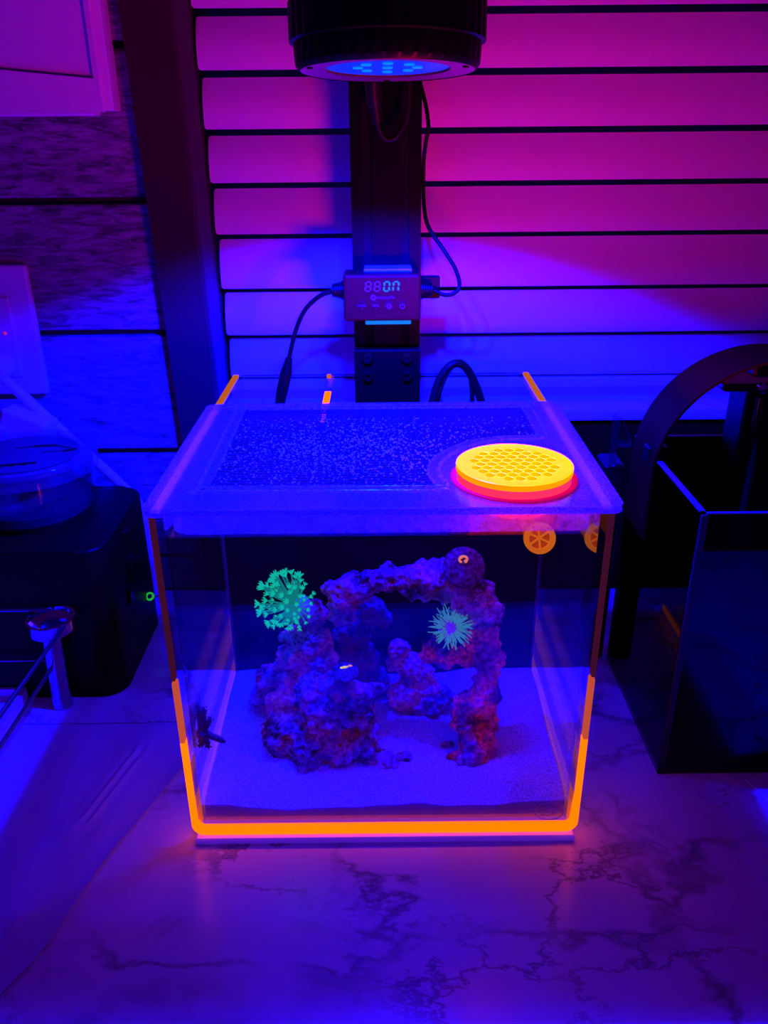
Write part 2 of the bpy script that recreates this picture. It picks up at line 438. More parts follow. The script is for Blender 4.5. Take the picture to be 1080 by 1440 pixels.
def spline(pts, n=8):
    """Catmull-Rom through points"""
    P = [Vector(p) for p in pts]; P = [2 * P[0] - P[1]] + P + [2 * P[-1] - P[-2]]; out = []
    for i in range(1, len(P) - 2):
        for k in range(n):
            t = k / n; a, b, c, d = P[i - 1], P[i], P[i + 1], P[i + 2]
            out.append(.5 * (2 * b + (c - a) * t + (2 * a - 5 * b + 4 * c - d) * t * t + (3 * b - a - 3 * c + d) * t ** 3))
    out.append(P[-2]); return out

# ================================================================== SETTING
WY = 0.345                                   # face of the plank wall
wall = struct(obj('wall_back', MB().box((-.80, WY + .008, -.02), (-.165, WY + .05, .80)).box((-.165, WY + .008, -.02), (.80, WY + .05, .185))
                  .box((.70, WY + .008, .185), (.80, WY + .05, .80)).box((-.165, WY + .008, .66), (.70, WY + .05, .80)), M['groove'], smooth=False))
zs = [-.005, .037, .154, .2706, .3855, .5036, .622, .74]
pk = random.Random(3)
for z0, z1 in zip(zs[:-1], zs[1:]):
    g = .0030
    x1 = -.180
    mb = MB().box((-.80, WY + pk.uniform(-.0012, .0012), z0 + g), (x1, WY + .010, z1 - g), .0012, 1)
    obj('plank', mb, M['wood'], wall, smooth=False)
floor_o = struct(obj('floor', MB().box((-1.6, -1.6, -.94), (1.6, .40, -.90)), mat('floor_boards', (.12, .09, .07), .5), smooth=False))

# window casing, jamb, sill, night pane
def lean(x_top, x_bot, z): return x_bot + (x_top - x_bot) * (z - .17) / (.5325 - .17)
casing = MB()
zt = .66
casing.ring([[(lean(-.2027, -.1930, z), WY + .004, z), (lean(-.2027, -.1930, z), .335, z), (lean(-.1633, -.1560, z), .335, z), (lean(-.1611, -.1535, z), .3375, z), (lean(-.1611, -.1535, z), WY + .004, z)] for z in (.004, zt)])
struct(obj('trim_1', casing, M['trim'], smooth=False))
apron = MB().box((-.1535, .332, .0008), (.78, WY + .004, .186), .002, 1)
struct(obj('trim_2', apron, M['backsplash'], smooth=False))
win = bpy.data.objects.new('window_1', None); C.objects.link(win); struct(win); win.location = (.27, .37, .19)
jb = MB().ring([[(lean(-.1640, -.1560, z), .3375, z), (lean(-.1600, -.1525, z), .3375, z), (lean(-.1520, -.1470, z), .352, z), (lean(-.1520, -.1470, z), .43, z), (lean(-.1640, -.1560, z), .43, z)] for z in (.19, zt)])
obj('jamb', jb, M['jamb'], win, smooth=False)
obj('window_sill', MB().box((-.160, .327, .1870), (.78, .43, .1990), .0025, 2), M['white'], win, smooth=False)
obj('sill_back', MB().box((-.155, .368, .1985), (.78, .385, .2110), .0015, 2), M['white'], win, smooth=False)
obj('pane', MB().box((-.155, .415, .19), (.78, .420, .66)), M['outside'], win, smooth=False)

# ================================================================== BIG PIECES
# countertop
ct = obj('countertop', MB().box((-.80, -.30, -.030), (.80, WY - .003, 0), .004, 3), M['marble'], smooth=False)
tag(ct, 'white marble-look countertop with dark veins, carrying both tanks', 'countertop')

# blind with slats
blind = empty('window_blind', (.27, .36, .21), 'wide white horizontal slat blind hanging closed in the window', 'blind')
slat_z = [.2233, .2639, .3067, .3542, .3970, .4394, .4839, .5281, .5715]
def slat(zb, w):
    mb = MB(); n = 8; loops = []
    xl = -.1500 + .006 * (.54 - zb) / .32
    # crowned slat: bottom edge out to the room, top edge leaning back
    sec = []
    th = .0026
    for i in range(n + 1):
        t = i / n; z = zb + .0014 + (w - .0010) * t
        y = .3570 + .0085 * t - .0030 * math.sin(math.pi * t)
        sec.append((y, z))
    back = [(y + th, z) for y, z in reversed(sec)]
    poly = sec + back
    rr = .005
    mb.ring([[(x, y, (z if ins == 0 else zb + .0014 + w / 2 + (z - zb - .0014 - w / 2) * (1 - ins / (w / 2)))) for y, z in poly]
             for x, ins in ((xl, .0022), (xl + .0006, .0009), (xl + .002, 0), (.775, 0))])
    return mb
for zb, zn in zip(slat_z, slat_z[1:] + [.6145]):
    obj('slat', slat(zb, zn - zb - .0040), M['slat'], blind, smooth=True)
obj('bottom_rail', MB().box((-.1435, .3545, .2122), (.775, .3675, .2222), .002, 2), M['slat'], blind, smooth=False)
for x in (.02, .42): obj('ladder_cord', MB().tube([(x, .371, .215), (x, .371, .62)], .0008, 6), M['plastic_white'], blind)

# wall cabinet, upper left
cab = empty('wall_cabinet', (-.32, .345, .454), 'white wall cabinet with recessed door panel at the upper left', 'cabinet')
obj('carcass', MB().box((-.46, .3215, .4550), (-.2130, WY - .001, .66), .0008, 1), M['white'], cab, smooth=False)
door = MB()
door.prism([(-.46, .4537), (-.2197, .4537), (-.2197, .4700), (-.2237, .4775), (-.46, .4995)], 'y', .3150, .3212)
door.prism([(-.2237, .4775), (-.2197, .4700), (-.2197, .66), (-.2237, .66)], 'y', .3150, .3212)
dr = obj('door', door, M['white'], cab, smooth=False)
pn = MB().prism([(-.46, .5012), (-.2246, .4790), (-.2246, .66), (-.46, .66)], 'y', .3180, .3209)
obj('door_panel', pn, M['white'], dr, smooth=False)
obj('light_rail', MB().box((-.46, .3225, .4515), (-.2300, .3420, .4550), .0008, 1), M['plastic_white'], cab, smooth=False)

# ================================================================== MAIN AQUARIUM
TX, TD, TH, PT = .130, .2924, .2445, .0055    # half width, depth, height, pane thickness
tank = empty('aquarium', (0, .14, 0), 'clear cube aquarium with orange glowing edges standing in the middle of the counter', 'aquarium')
z0 = .0125
def pane(name, lo, hi, inner=None):
    mb = MB().box(lo, hi)
    bm = mb.bm; bm.faces.ensure_lookup_table(); bm.normal_update()
    mats = [M['pane_out'], M['pane']]
    for f in bm.faces:
        f.material_index = 0
        if inner and f.normal.dot(Vector(inner)) > .9: f.material_index = 1
    return mb
IX = .1218
o = obj('front_pane', pane('f', (-IX, 0, z0), (IX, PT, TH)), [M['pane_out'], M['pane']], tank, smooth=False)
for s in (-1, 1):
    mb = pane('s', (min(s * TX * .9985, s * IX), .0045, z0), (max(s * TX * .9985, s * IX), TD, TH - .0012), (-s, 0, 0))
    obj('side_pane', mb, [M['pane_out'], M['pane_mirror']], tank, smooth=False)
obj('back_pane', MB().box((-IX, TD - PT, z0), (IX, TD, TH)), M['pane_out'], tank, smooth=False)
obj('base_pane', MB().box((-TX + .004, .004, .0055), (TX - .004, TD - .003, z0), .001, 1), M['pane_out'], tank, smooth=False)
plabel(obj('back_panel', MB().box((-IX, .1455, z0), (IX, .1900, TH - .012), .001, 1), M['panel'], tank, smooth=False), 'black panel hiding the rear filter chamber')
for x in (-.0455, .0500):
    d = obj('chamber_divider', MB().box((x - .0018, .1900, z0), (x + .0018, TD - PT, TH - .012)), M['pane'], tank, smooth=False)
obj('divider_edge', MB().box((-.0482, .205, TH - .0100), (-.0428, .2680, TH - .0085)), M['edge_hot'], tank, smooth=False)
obj('divider_tip', MB().box((-.0474, TD - PT - .001, TH - .0022), (-.0436, TD - .0005, TH + .0002)), M['edge_rim'], tank, smooth=False)
# glowing edges: front bottom bar with rounded corners, then the front corners, glow falloff set in emission steps
bar = MB(); rad = .0085
path = [(-TX, .030)] ; 
def bar_loop(off):
    P = []
    o2 = off * .72; P.append((-TX + o2, .0350)); P.append((-TX + o2, .0055 + rad))
    for i in range(9):
        a = R(180 + 90 * i / 8); P.append((-TX + rad + (rad - off) * math.cos(a), .0055 + rad + (rad - off) * math.sin(a)))
    for i in range(9):
        a = R(270 + 90 * i / 8); P.append((TX - rad + (rad - off) * math.cos(a), .0055 + rad + (rad - off) * math.sin(a)))
    P.append((TX - off * .72, .0350)); return P
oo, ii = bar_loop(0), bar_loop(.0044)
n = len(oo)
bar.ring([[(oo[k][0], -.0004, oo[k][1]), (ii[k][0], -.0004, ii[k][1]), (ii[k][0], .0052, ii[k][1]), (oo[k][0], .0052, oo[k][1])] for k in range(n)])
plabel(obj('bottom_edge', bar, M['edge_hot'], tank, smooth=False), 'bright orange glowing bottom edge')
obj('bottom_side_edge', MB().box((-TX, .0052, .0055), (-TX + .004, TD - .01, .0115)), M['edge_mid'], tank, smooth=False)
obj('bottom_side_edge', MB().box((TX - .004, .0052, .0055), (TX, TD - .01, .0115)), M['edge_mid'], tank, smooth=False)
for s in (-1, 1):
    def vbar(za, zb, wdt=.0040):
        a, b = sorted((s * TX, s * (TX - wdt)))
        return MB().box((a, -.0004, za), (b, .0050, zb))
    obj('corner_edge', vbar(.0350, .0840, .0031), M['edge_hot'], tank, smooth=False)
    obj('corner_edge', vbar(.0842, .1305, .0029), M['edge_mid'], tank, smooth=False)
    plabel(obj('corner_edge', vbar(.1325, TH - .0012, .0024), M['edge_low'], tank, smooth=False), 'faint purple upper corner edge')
    a, b = sorted((s * (TX - .0002), s * (TX - .0048)))
    obj('rim_edge', MB().box((a, .006, TH - .0012), (b, .1915, TH - .0002)), M['edge_lid'], tank, smooth=False)
    obj('rim_edge', MB().box((a, .1930, TH - .0012), (b, TD, TH + .0002)), M['edge_rim'], tank, smooth=False)
    # back inner corner seams
    a, b = sorted((s * IX, s * (IX - .0014)))
    obj('corner_seam', MB().box((a, .1438, z0), (b, .1455, .232)), mat('seam', (.12, .06, .06), .4, spec=.1), tank, smooth=False)
# return nozzle on the back right
noz = MB(); cN = Vector((.1020, .063, .1965)); nr = Euler((R(72), 0, R(0))).to_matrix()
noz.lathe([(.0070, .0), (.0102, .0), (.0102, .0040), (.0070, .0040), (.0070, .0)], 40, cN, nr, cap=False)
nz = obj('return_nozzle', noz, M['nozzle'], tank)
nd = MB()
nd.lathe([(.0, -.002), (.0072, -.002), (.0072, .0), (.0, .0)], 32, cN, nr)
nd.tube([cN + nr @ Vector((0, 0, -.002)), cN + nr @ Vector((0, 0, -.020)), Vector((.1020, .146, .185))], .0062, 16)
obj('nozzle_tube', nd, M['nozzle_dark'], nz)
for k in range(3):
    a = R(35 + 60 * k); v = Vector((math.cos(a), math.sin(a), 0)) * .0072
    obj('spoke', MB().tube([cN + nr @ (v + Vector((0, 0, .001))), cN + nr @ (-v + Vector((0, 0, .001)))], .0007, 6), M['nozzle'], nz)
# etched maker's mark, lower right of the front pane: ring, swirl, a line of letters
mk = MB(); mc = Vector((.1100, -.0008, .0240))
mk.tube([mc + Vector((.0096 * math.cos(R(a)), 0, .0074 * math.sin(R(a)))) for a in range(0, 360, 12)], .00028, 5, True)
sw = []
for i in range(34):
    t = i / 33; a = R(150 + 560 * t); r = .0064 * (1 - .78 * t)
    p = Vector((r * math.cos(a), 0, r * .55 * math.sin(a))); ca, sa = math.cos(R(24)), math.sin(R(24))
    sw.append(mc + Vector((p.x * ca - p.z * sa, 0, p.x * sa + p.z * ca)))
mk.tube(sw, .00026, 5)
obj('etched_logo', mk, M['etch'], tank)

# levelling foot under the base
obj('levelling_mat', MB().box((-TX + .002, -.0045, .0004), (TX - .002, TD, .0052), .0012, 1), M['foam'], tank, smooth=False)  # violet light scattered in the mat is put into its emission

# water
wmb = MB(); wz = .2285
wmb.box((-IX + .0003, PT + .0003, wz - .0012), (IX - .0003, .1452, wz))
wobj = obj('water', wmb, M['water'], smooth=False)
tag(wobj, 'still clear water surface just under the lid of the orange-edged tank', 'water')

# sand bed
def sand_h(x, y):
    v = noise.noise(Vector((x * 22, y * 22, 3.1))) * .0035 + noise.noise(Vector((x * 60, y * 60, 9))) * .0012
    h = .0315 + v
    h += .0060 * math.exp(-((x - .105) ** 2 + (y - .125) ** 2) / .0016)       # bank, back right
    h += .0040 * math.exp(-((x + .10) ** 2 + (y - .13) ** 2) / .0020)         # bank, back left
    h -= .0075 * math.exp(-(y / .020) ** 2)
    h += .0035 * math.exp(-((x + .115) ** 2 + (y - .0) ** 2) / .0006) + .0030 * math.exp(-((x - .118) ** 2 + y * y) / .0008)
    h -= .0020 * math.exp(-((x + .055) ** 2 + (y - .0) ** 2) / .0020)
    h -= .0008 * math.exp(-((x - .03) ** 2 + (y - .10) ** 2) / .0012)
    return h
sb = bmesh.new(); NX, NY = 150, 90
X0, X1, Y0, Y1 = -IX + .0004, IX - .0004, PT + .0004, .1451
grid = [[sb.verts.new((X0 + (X1 - X0) * i / NX, Y0 + (Y1 - Y0) * j / NY, sand_h(X0 + (X1 - X0) * i / NX, Y0 + (Y1 - Y0) * j / NY))) for i in range(NX + 1)] for j in range(NY + 1)]
for j in range(NY):
    for i in range(NX): sb.faces.new((grid[j][i], grid[j][i + 1], grid[j + 1][i + 1], grid[j + 1][i]))
rim = [grid[0][i] for i in range(NX + 1)] + [grid[j][NX] for j in range(1, NY + 1)] + [grid[NY][i] for i in range(NX - 1, -1, -1)] + [grid[j][0] for j in range(NY - 1, 0, -1)]
low = [sb.verts.new((v.co.x, v.co.y, z0 + .0002)) for v in rim]
for k in range(len(rim)):
    sb.faces.new((rim[k], low[k], low[(k + 1) % len(rim)], rim[(k + 1) % len(rim)])).material_index = 1
sb.faces.new(low)
so = stuff(obj('sand_bed', sb, [M['sand'], M['sand_side']], smooth=True)); tag(so, 'pale fine sand covering the bottom of the orange-edged tank', 'sand')

# ------------------------------------------------------------------ lid
CUP = Vector((.0788, .0390, 0))
def circle(c, r, n, a0=0): return [(c[0] + r * math.cos(a0 + 2 * math.pi * i / n), c[1] + r * math.sin(a0 + 2 * math.pi * i / n)) for i in range(n)]
TRAY = [(-.1070, .0265), (-.1020, .0215), (.0260, .0200), (.0350, .0225), (.0385, .0300), (.0355, .0420), (.0353, .0550), (.0395, .0700), (.0490, .0840), (.0600, .0950), (.0731, .1020), (.0880, .1050), (.1012, .1052),
            (.1085, .1080), (.1125, .1160), (.1122, .1750), (.1080, .1820), (.1000, .1835), (-.1000, .1835), (-.1075, .1790), (-.1085, .1700)]
def offset_closed(P, d):
    out = []; n = len(P)
    for i in range(n):
        a, b = Vector(P[i - 1]), Vector(P[(i + 1) % n]); t = (b - a).normalized(); nrm = Vector((-t.y, t.x))
        out.append((P[i][0] + nrm.x * d, P[i][1] + nrm.y * d))
    return out
def smooth_closed(P, n=4):
    k = len(P); out = []
    for i in range(k):
        a, b, c, d = (Vector(P[(i + q) % k]) for q in (-1, 0, 1, 2))
        for s in range(n):
            t = s / n
            out.append(tuple(.5 * (2 * b + (c - a) * t + (2 * a - 5 * b + 4 * c - d) * t * t + (3 * b - a - 3 * c + d) * t ** 3)))
    return out
me = plate_mesh('aquarium_lid', rrect(-.1325, -.0030, .1340, .1915, .006), [circle(CUP, .0265, 48), smooth_closed(offset_closed(TRAY, .0065), 3)], .0042, .0003)
for v in me.vertices: v.co.z += TH
lid = link('aquarium_lid', me, M['lid'], tank, False); lid.matrix_parent_inverse = wm(tank).inverted()
plabel(lid, 'misted clear acrylic lid with raised mesh tray')
for zz in (TH + .0001, TH + .0041):
    obj('edge_highlight', MB().tube([(p[0], p[1], zz) for p in rrect(-.1325, -.0030, .1340, .1915, .006)], .00045, 6, True), M['lid_edge'], lid)  # thin bright tubes added as highlight lines along the lid outline
me = plate_mesh('inner_lip', rrect(-.1212, .0060, .1212, .1850, .012), [rrect(-.1180, .0092, .1180, .1820, .009)], .0150)
for v in me.vertices: v.co.z += TH - .0151
lp = link('inner_lip', me, M['lid_edge'], lid, False); lp.matrix_parent_inverse = wm(lid).inverted()
LZ = TH + .0042
def beads(L):
    t = bmesh.new(); bmesh.ops.create_icosphere(t, subdivisions=1, radius=1)
    V = [tuple(v.co) for v in t.verts]; F = [[v.index for v in f.verts] for f in t.faces]; t.free()
    vs, fs = [], []
    for x, y, z, a, b_, c in L:
        k = len(vs); vs += [(x + p[0] * a, y + p[1] * b_, z + p[2] * c) for p in V]; fs += [[i + k for i in f] for f in F]
    me = bpy.data.meshes.new('beads'); me.from_pydata(vs, [], fs); m = bmesh.new(); m.from_mesh(me); return m
inner = offset_closed(TRAY, .0065)
for nm, P, r in (('tray_ridge', TRAY, .0013), ('tray_ridge', inner, .0009)):
    obj(nm, MB().tube([(p[0], p[1], LZ + .0003) for p in smooth_closed(P)], r, 8, True), M['lid_edge'], lid)
me = plate_mesh('tray_floor', smooth_closed(offset_closed(TRAY, .0062), 3), [], .0020)
for v in me.vertices: v.co.z += LZ - .0024
tf = link('tray_floor', me, M['tray'], lid, False); tf.matrix_parent_inverse = wm(lid).inverted()
# woven mesh inside the tray
inn = [Vector(p) for p in smooth_closed(inner, 3)]
def inside(x, y):
    c = False; n = len(inn)
    for i in range(n):
        a, b = inn[i], inn[i - 1]
        if (a.y > y) != (b.y > y) and x < (b.x - a.x) * (y - a.y) / (b.y - a.y) + a.x: c = not c
    return c
ms = MB(); st = .0040
def runs(fixed, horizontal):
    lo, hi = (-.115, .120) if horizontal else (.015, .190)
    k = int((hi - lo) / .0008); cur = None; out = []
    for i in range(k + 1):
        t = lo + (hi - lo) * i / k
        ok = inside(t, fixed) if horizontal else inside(fixed, t)
        if ok and cur is None: cur = t
        if (not ok or i == k) and cur is not None:
            if t - cur > .004: out.append((cur, t))
            cur = None
    return out
y = .018
while y < .188:
    for a, b in runs(y, True): ms.box((a, y - .00042, LZ - .0003), (b, y + .00042, LZ + .0002))
    y += st
x = -.112
while x < .116:
    for a, b in runs(x, False): ms.box((x - .00042, a, LZ - .0003), (x + .00042, b, LZ + .0002))
    x += st
stuff(obj('mesh_screen', ms, M['mesh'], lid, smooth=False))
# condensation droplets
drops = []; rd = random.Random(11); cnt = 0
while cnt < 1900:
    x, y = rd.uniform(-.105, .11), rd.uniform(.025, .17)
    if not inside(x, y): continue
    w = math.exp(-((x + .02) ** 2 / .0050 + (y - .085) ** 2 / .0022))
    if y > .155 or rd.random() > w + .10: continue
    r = rd.uniform(.00035, .0008) * (1.5 if rd.random() < .06 else 1)
    drops.append((x, y, LZ + .0004, r, r, r * .75)); cnt += 1
stuff(obj('droplet_film', beads(drops), M['drop'], lid, smooth=True))
# wet beads hanging inside the lip
bl = []
for i in range(420):
    x = rd.uniform(-.117, .117); zz = TH - rd.uniform(.0008, .0140); r = rd.uniform(.0003, .0009)
    bl.append((x, .0058, zz, r, r * .6, r))
stuff(obj('wet_beads', beads(bl), M['lid_edge'], lid, smooth=True))

# ------------------------------------------------------------------ feeding cover (glowing yellow, honeycomb)
cup = empty('feeding_cover', (CUP.x, CUP.y, LZ), 'round glowing yellow honeycomb feeding cover set in the lid', 'cover')
holes = []; p = .0066; hr = .0029
for j in range(-6, 7):
    for i in range(-6, 7):
        hx = (i + .5 * (j % 2)) * p; hy = j * p * .866
        if math.hypot(hx, hy) < .0255: holes.append([(CUP.x + hx + hr * math.cos(R(30 + 60 * k)), CUP.y + hy + hr * math.sin(R(30 + 60 * k))) for k in range(6)])
me = plate_mesh('grille', circle(CUP, .0345, 72), holes, .0036, .0005)
zc = TH + .0098
for v in me.vertices: v.co.z += zc
me.materials.clear(); [me.materials.append(M[k]) for k in ('cup_top', 'cup_hole', 'cup_rim')]
for f in me.polygons:
    c = f.center; rr = math.hypot(c.x - CUP.x, c.y - CUP.y)
    f.material_index = 0 if f.normal.z > .5 else (2 if rr > .0335 else 1)  # shading of holes and sides set into the glow, face by face
g = link('grille', me, [], cup, False); g.matrix_parent_inverse = wm(cup).inverted()
col = MB().lathe([(.0262, TH - .0115), (.0335, TH - .0115 + .0110), (.0335, zc - .0001), (.0262, zc - .0001), (.0240, TH - .0100), (.0262, TH - .0115)], 64, (CUP.x, CUP.y, 0), cap=False)
# straight collar from inside the lid hole up to the grille
col = MB().lathe([(.0262, TH - .0105), (.0262, LZ + .0002), (.0338, LZ + .0002), (.0338, zc - .0001), (.0235, zc - .0001), (.0235, TH - .0105), (.0262, TH - .0105)], 64, (CUP.x, CUP.y, 0), cap=False)
plabel(obj('collar', col, M['cup_side'], cup), 'red glowing collar under the yellow grille')
obj('flange', MB().lathe([(.0345, LZ + .0001), (.0375, LZ + .0001), (.0375, LZ + .0011), (.0345, LZ + .0011), (.0345, LZ + .0001)], 64, (CUP.x, CUP.y, 0), cap=False), M['cup_flange'], cup)
obj('basket', MB().lathe([(.0225, TH - .0020), (.0225, TH - .0100), (.0001, TH - .0100), (.0001, TH - .0090), (.0215, TH - .0090), (.0215, TH - .0020)], 40, (CUP.x, CUP.y, 0), cap=False), M['basket'], cup)

# ------------------------------------------------------------------ reef rocks
BLOBS = {
    'mound': [(-0.0724, 0.06, 0.0419, 0.0176), (-0.0511, 0.05, 0.0403, 0.0183), (-0.0308, 0.05, 0.0369, 0.0163), (-0.065, 0.07, 0.053, 0.0166), (-0.0429, 0.055, 0.0616, 0.0182), (-0.0201, 0.055, 0.0644, 0.0151), (-0.0758, 0.075, 0.0557, 0.0136), (-0.0501, 0.06, 0.0795, 0.0131), (-0.0348, 0.06, 0.0843, 0.011), (-0.0198, 0.055, 0.0781, 0.012), (-0.0088, 0.058, 0.0793, 0.008), (-0.0028, 0.058, 0.0823, 0.0055), (-0.0703, 0.08, 0.0698, 0.0104), (-0.0114, 0.045, 0.0358, 0.0101), (-0.0003, 0.04, 0.0323, 0.0076), (0.0077, 0.036, 0.0306, 0.0045), (-0.0164, 0.05, 0.0463, 0.0122), (-0.0102, 0.055, 0.0529, 0.0081), (-0.0834, 0.06, 0.0322, 0.0073), (-0.0359, 0.045, 0.0296, 0.0102)],
    'lobe': [(-0.0863, 0.1, 0.0617, 0.0124), (-0.0928, 0.1, 0.0465, 0.0109), (-0.085, 0.1, 0.0396, 0.011), (-0.079, 0.098, 0.0709, 0.0086), (-0.0756, 0.095, 0.0501, 0.0097)],
    'tower': [(-0.0509, 0.085, 0.1016, 0.0134), (-0.0565, 0.085, 0.0924, 0.0145), (-0.0656, 0.09, 0.1064, 0.0093), (-0.0434, 0.08, 0.0896, 0.0113), (-0.0431, 0.085, 0.1058, 0.0082), (-0.0515, 0.08, 0.0803, 0.0124), (-0.0677, 0.09, 0.086, 0.0115), (-0.0498, 0.085, 0.1274, 0.0086), (-0.0443, 0.09, 0.1207, 0.0061), (-0.0581, 0.085, 0.1228, 0.0066), (-0.0557, 0.088, 0.1149, 0.0072), (-0.0735, 0.09, 0.0765, 0.0095), (-0.0403, 0.082, 0.0787, 0.0083)],
    'arch': [(-0.0292, 0.085, 0.1389, 0.012), (-0.0365, 0.085, 0.1459, 0.008), (-0.019, 0.085, 0.148, 0.0109), (-0.0065, 0.085, 0.1541, 0.0084), (0.0034, 0.085, 0.1546, 0.0089), (0.0158, 0.085, 0.1539, 0.0099), (0.0255, 0.08, 0.1566, 0.0118), (0.0362, 0.08, 0.1582, 0.0108), (0.0502, 0.08, 0.1501, 0.0089), (0.0574, 0.075, 0.1422, 0.0098), (0.0674, 0.075, 0.1495, 0.0098), (0.0708, 0.075, 0.1392, 0.0108), (0.0747, 0.072, 0.1324, 0.0084), (0.0643, 0.075, 0.1289, 0.0089), (0.0769, 0.072, 0.1364, 0.0059), (0.0429, 0.08, 0.1434, 0.0059), (0.0305, 0.08, 0.1447, 0.0059), (-0.0298, 0.088, 0.1253, 0.0091), (0.04, 0.08, 0.1648, 0.0068)],
    'rear': [(-0.0071, 0.1, 0.1201, 0.0125), (0.0007, 0.1, 0.1139, 0.0083), (-0.0181, 0.11, 0.1003, 0.0139), (-0.0268, 0.115, 0.0811, 0.0153), (-0.0175, 0.12, 0.0611, 0.0178), (-0.0278, 0.115, 0.0445, 0.019), (-0.0083, 0.12, 0.0406, 0.0147), (-0.0224, 0.112, 0.0296, 0.0169), (-0.0313, 0.105, 0.0974, 0.0085)],
    'pillar': [(0.0752, 0.072, 0.1207, 0.008), (0.0695, 0.072, 0.1131, 0.01), (0.0349, 0.075, 0.1019, 0.0081), (0.0449, 0.072, 0.099, 0.0091), (0.0583, 0.07, 0.1002, 0.0091), (0.0707, 0.068, 0.0997, 0.01), (0.079, 0.066, 0.098, 0.007), (0.0756, 0.064, 0.0904, 0.008), (0.0718, 0.062, 0.0796, 0.0111), (0.0633, 0.058, 0.0673, 0.0121), (0.0741, 0.06, 0.0687, 0.0101), (0.0609, 0.055, 0.054, 0.0122), (0.0742, 0.055, 0.0538, 0.0102), (0.0634, 0.05, 0.0421, 0.0112), (0.0717, 0.05, 0.0388, 0.0092), (0.0648, 0.045, 0.0322, 0.0102), (0.058, 0.042, 0.0285, 0.0096), (0.0504, 0.042, 0.0292, 0.0056), (0.0734, 0.045, 0.0321, 0.0061), (0.0299, 0.075, 0.0995, 0.0051)],
    'middle': [(0.0112, 0.105, 0.0855, 0.008), (0.0074, 0.105, 0.0727, 0.007), (0.0193, 0.105, 0.0699, 0.0098), (0.0274, 0.103, 0.0627, 0.0114), (0.022, 0.102, 0.0503, 0.0131), (0.0329, 0.1, 0.047, 0.012), (0.0166, 0.102, 0.0436, 0.0132), (0.0356, 0.097, 0.0405, 0.0098), (0.0466, 0.1, 0.0448, 0.0082), (0.053, 0.098, 0.0462, 0.0044), (0.0246, 0.096, 0.038, 0.0098)],

}
def rock(name, key, label, material, vox=.0012, amp=.0038, seed=0.0, grow=1.0, sink=0.0):
    mb = MB()
    for x, y, z, r in BLOBS[key]: mb.ico((x, y, z - sink), r * grow, 3)
    me = mesh_from('tmp', mb); o = bpy.data.objects.new('tmp', me); C.objects.link(o)
    md = o.modifiers.new('r', 'REMESH'); md.mode = 'VOXEL'; md.voxel_size = vox
    m2 = eval_mesh(o, name); bpy.data.objects.remove(o); bpy.data.meshes.remove(me)
    m2.update()
    sv = Vector((seed, seed * 1.7, -seed))
    nv = [v.normal.copy() for v in m2.vertices]
    for v, nn in zip(m2.vertices, nv):
        p = v.co
        d = noise.fractal(p * 60 + sv, 1.0, 2.1, 3) * amp * 1.0
        d += noise.turbulence(p * 150 + sv, 3, False) * amp * .55 - amp * .35
        f1 = noise.voronoi(p * 170 + sv)[0][0]
        d -= max(0, .50 - f1) * amp * 1.5
        d += noise.noise(p * 520) * .00045
        v.co = p + nn * d
    m2.update()
    m2.materials.clear(); m2.materials.append(material)
    o = bpy.data.objects.new(name, m2); C.objects.link(o); m2.shade_smooth()
    tag(o, label, 'rock', 'reef rocks in the orange-edged tank' if key != 'dark' else None); return o
rock('reef_rock', 'mound', 'broad purple live rock mound at the front left of the sand', M['rock'], seed=1.3, grow=1.02)
rock('reef_rock', 'lobe', 'low bluish rock lobe lying on the sand at the far left of the pile', M['rock'], seed=7.1, sink=.001)
rock('reef_rock', 'tower', 'upright rock tower behind the mound, carrying the green polyp coral', M['rock'], seed=4.6, grow=1.05)
rock('reef_rock', 'arch', 'bridging purple rock arch across the top of the pile', M['rock'], seed=2.9, grow=1.14)
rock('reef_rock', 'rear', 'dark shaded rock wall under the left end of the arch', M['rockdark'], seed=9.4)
rock('reef_rock', 'pillar', 'reddish rock pillar with side shelf at the right, standing on the sand', M['rockred'], seed=5.5, grow=1.12)
rock('reef_rock', 'middle', 'small blue knobbly rock standing behind the arch opening', M['rock'], seed=3.7, grow=1.06, sink=.0025)
rb = random.Random(5)
for i, (x, y, r, lab) in enumerate([(-.0560, .0345, .0042, 'tiny dark rubble piece on the sand before the rock mound'), (.0140, .0430, .0050, 'flat rubble crumb right of the rock mound foot'),
                                    (.0460, .0560, .0040, 'rubble crumb on the sand left of the reddish pillar')]):
    mb = MB().ico((x, y, sand_h(x, y) + r * .25), r, 3, (1.3, .9, .6))
    for v in mb.bm.verts: v.co += v.normal * 0 + Vector((noise.noise(v.co * 300), noise.noise(v.co * 310 + Vector((5, 0, 0))), noise.noise(v.co * 290))) * .0012
    tag(obj('rubble', mb, M['rock']), lab, 'rubble', 'rubble pieces on the sand')

# ------------------------------------------------------------------ corals
def rot_to(d): return Vector((0, 0, 1)).rotation_difference(Vector(d).normalized()).to_euler()
def fib(n):
    for i in range(n):
        z = 1 - 2 * (i + .5) / n; a = i * 2.399963
        r = math.sqrt(1 - z * z); yield Vector((r * math.cos(a), r * math.sin(a), z))

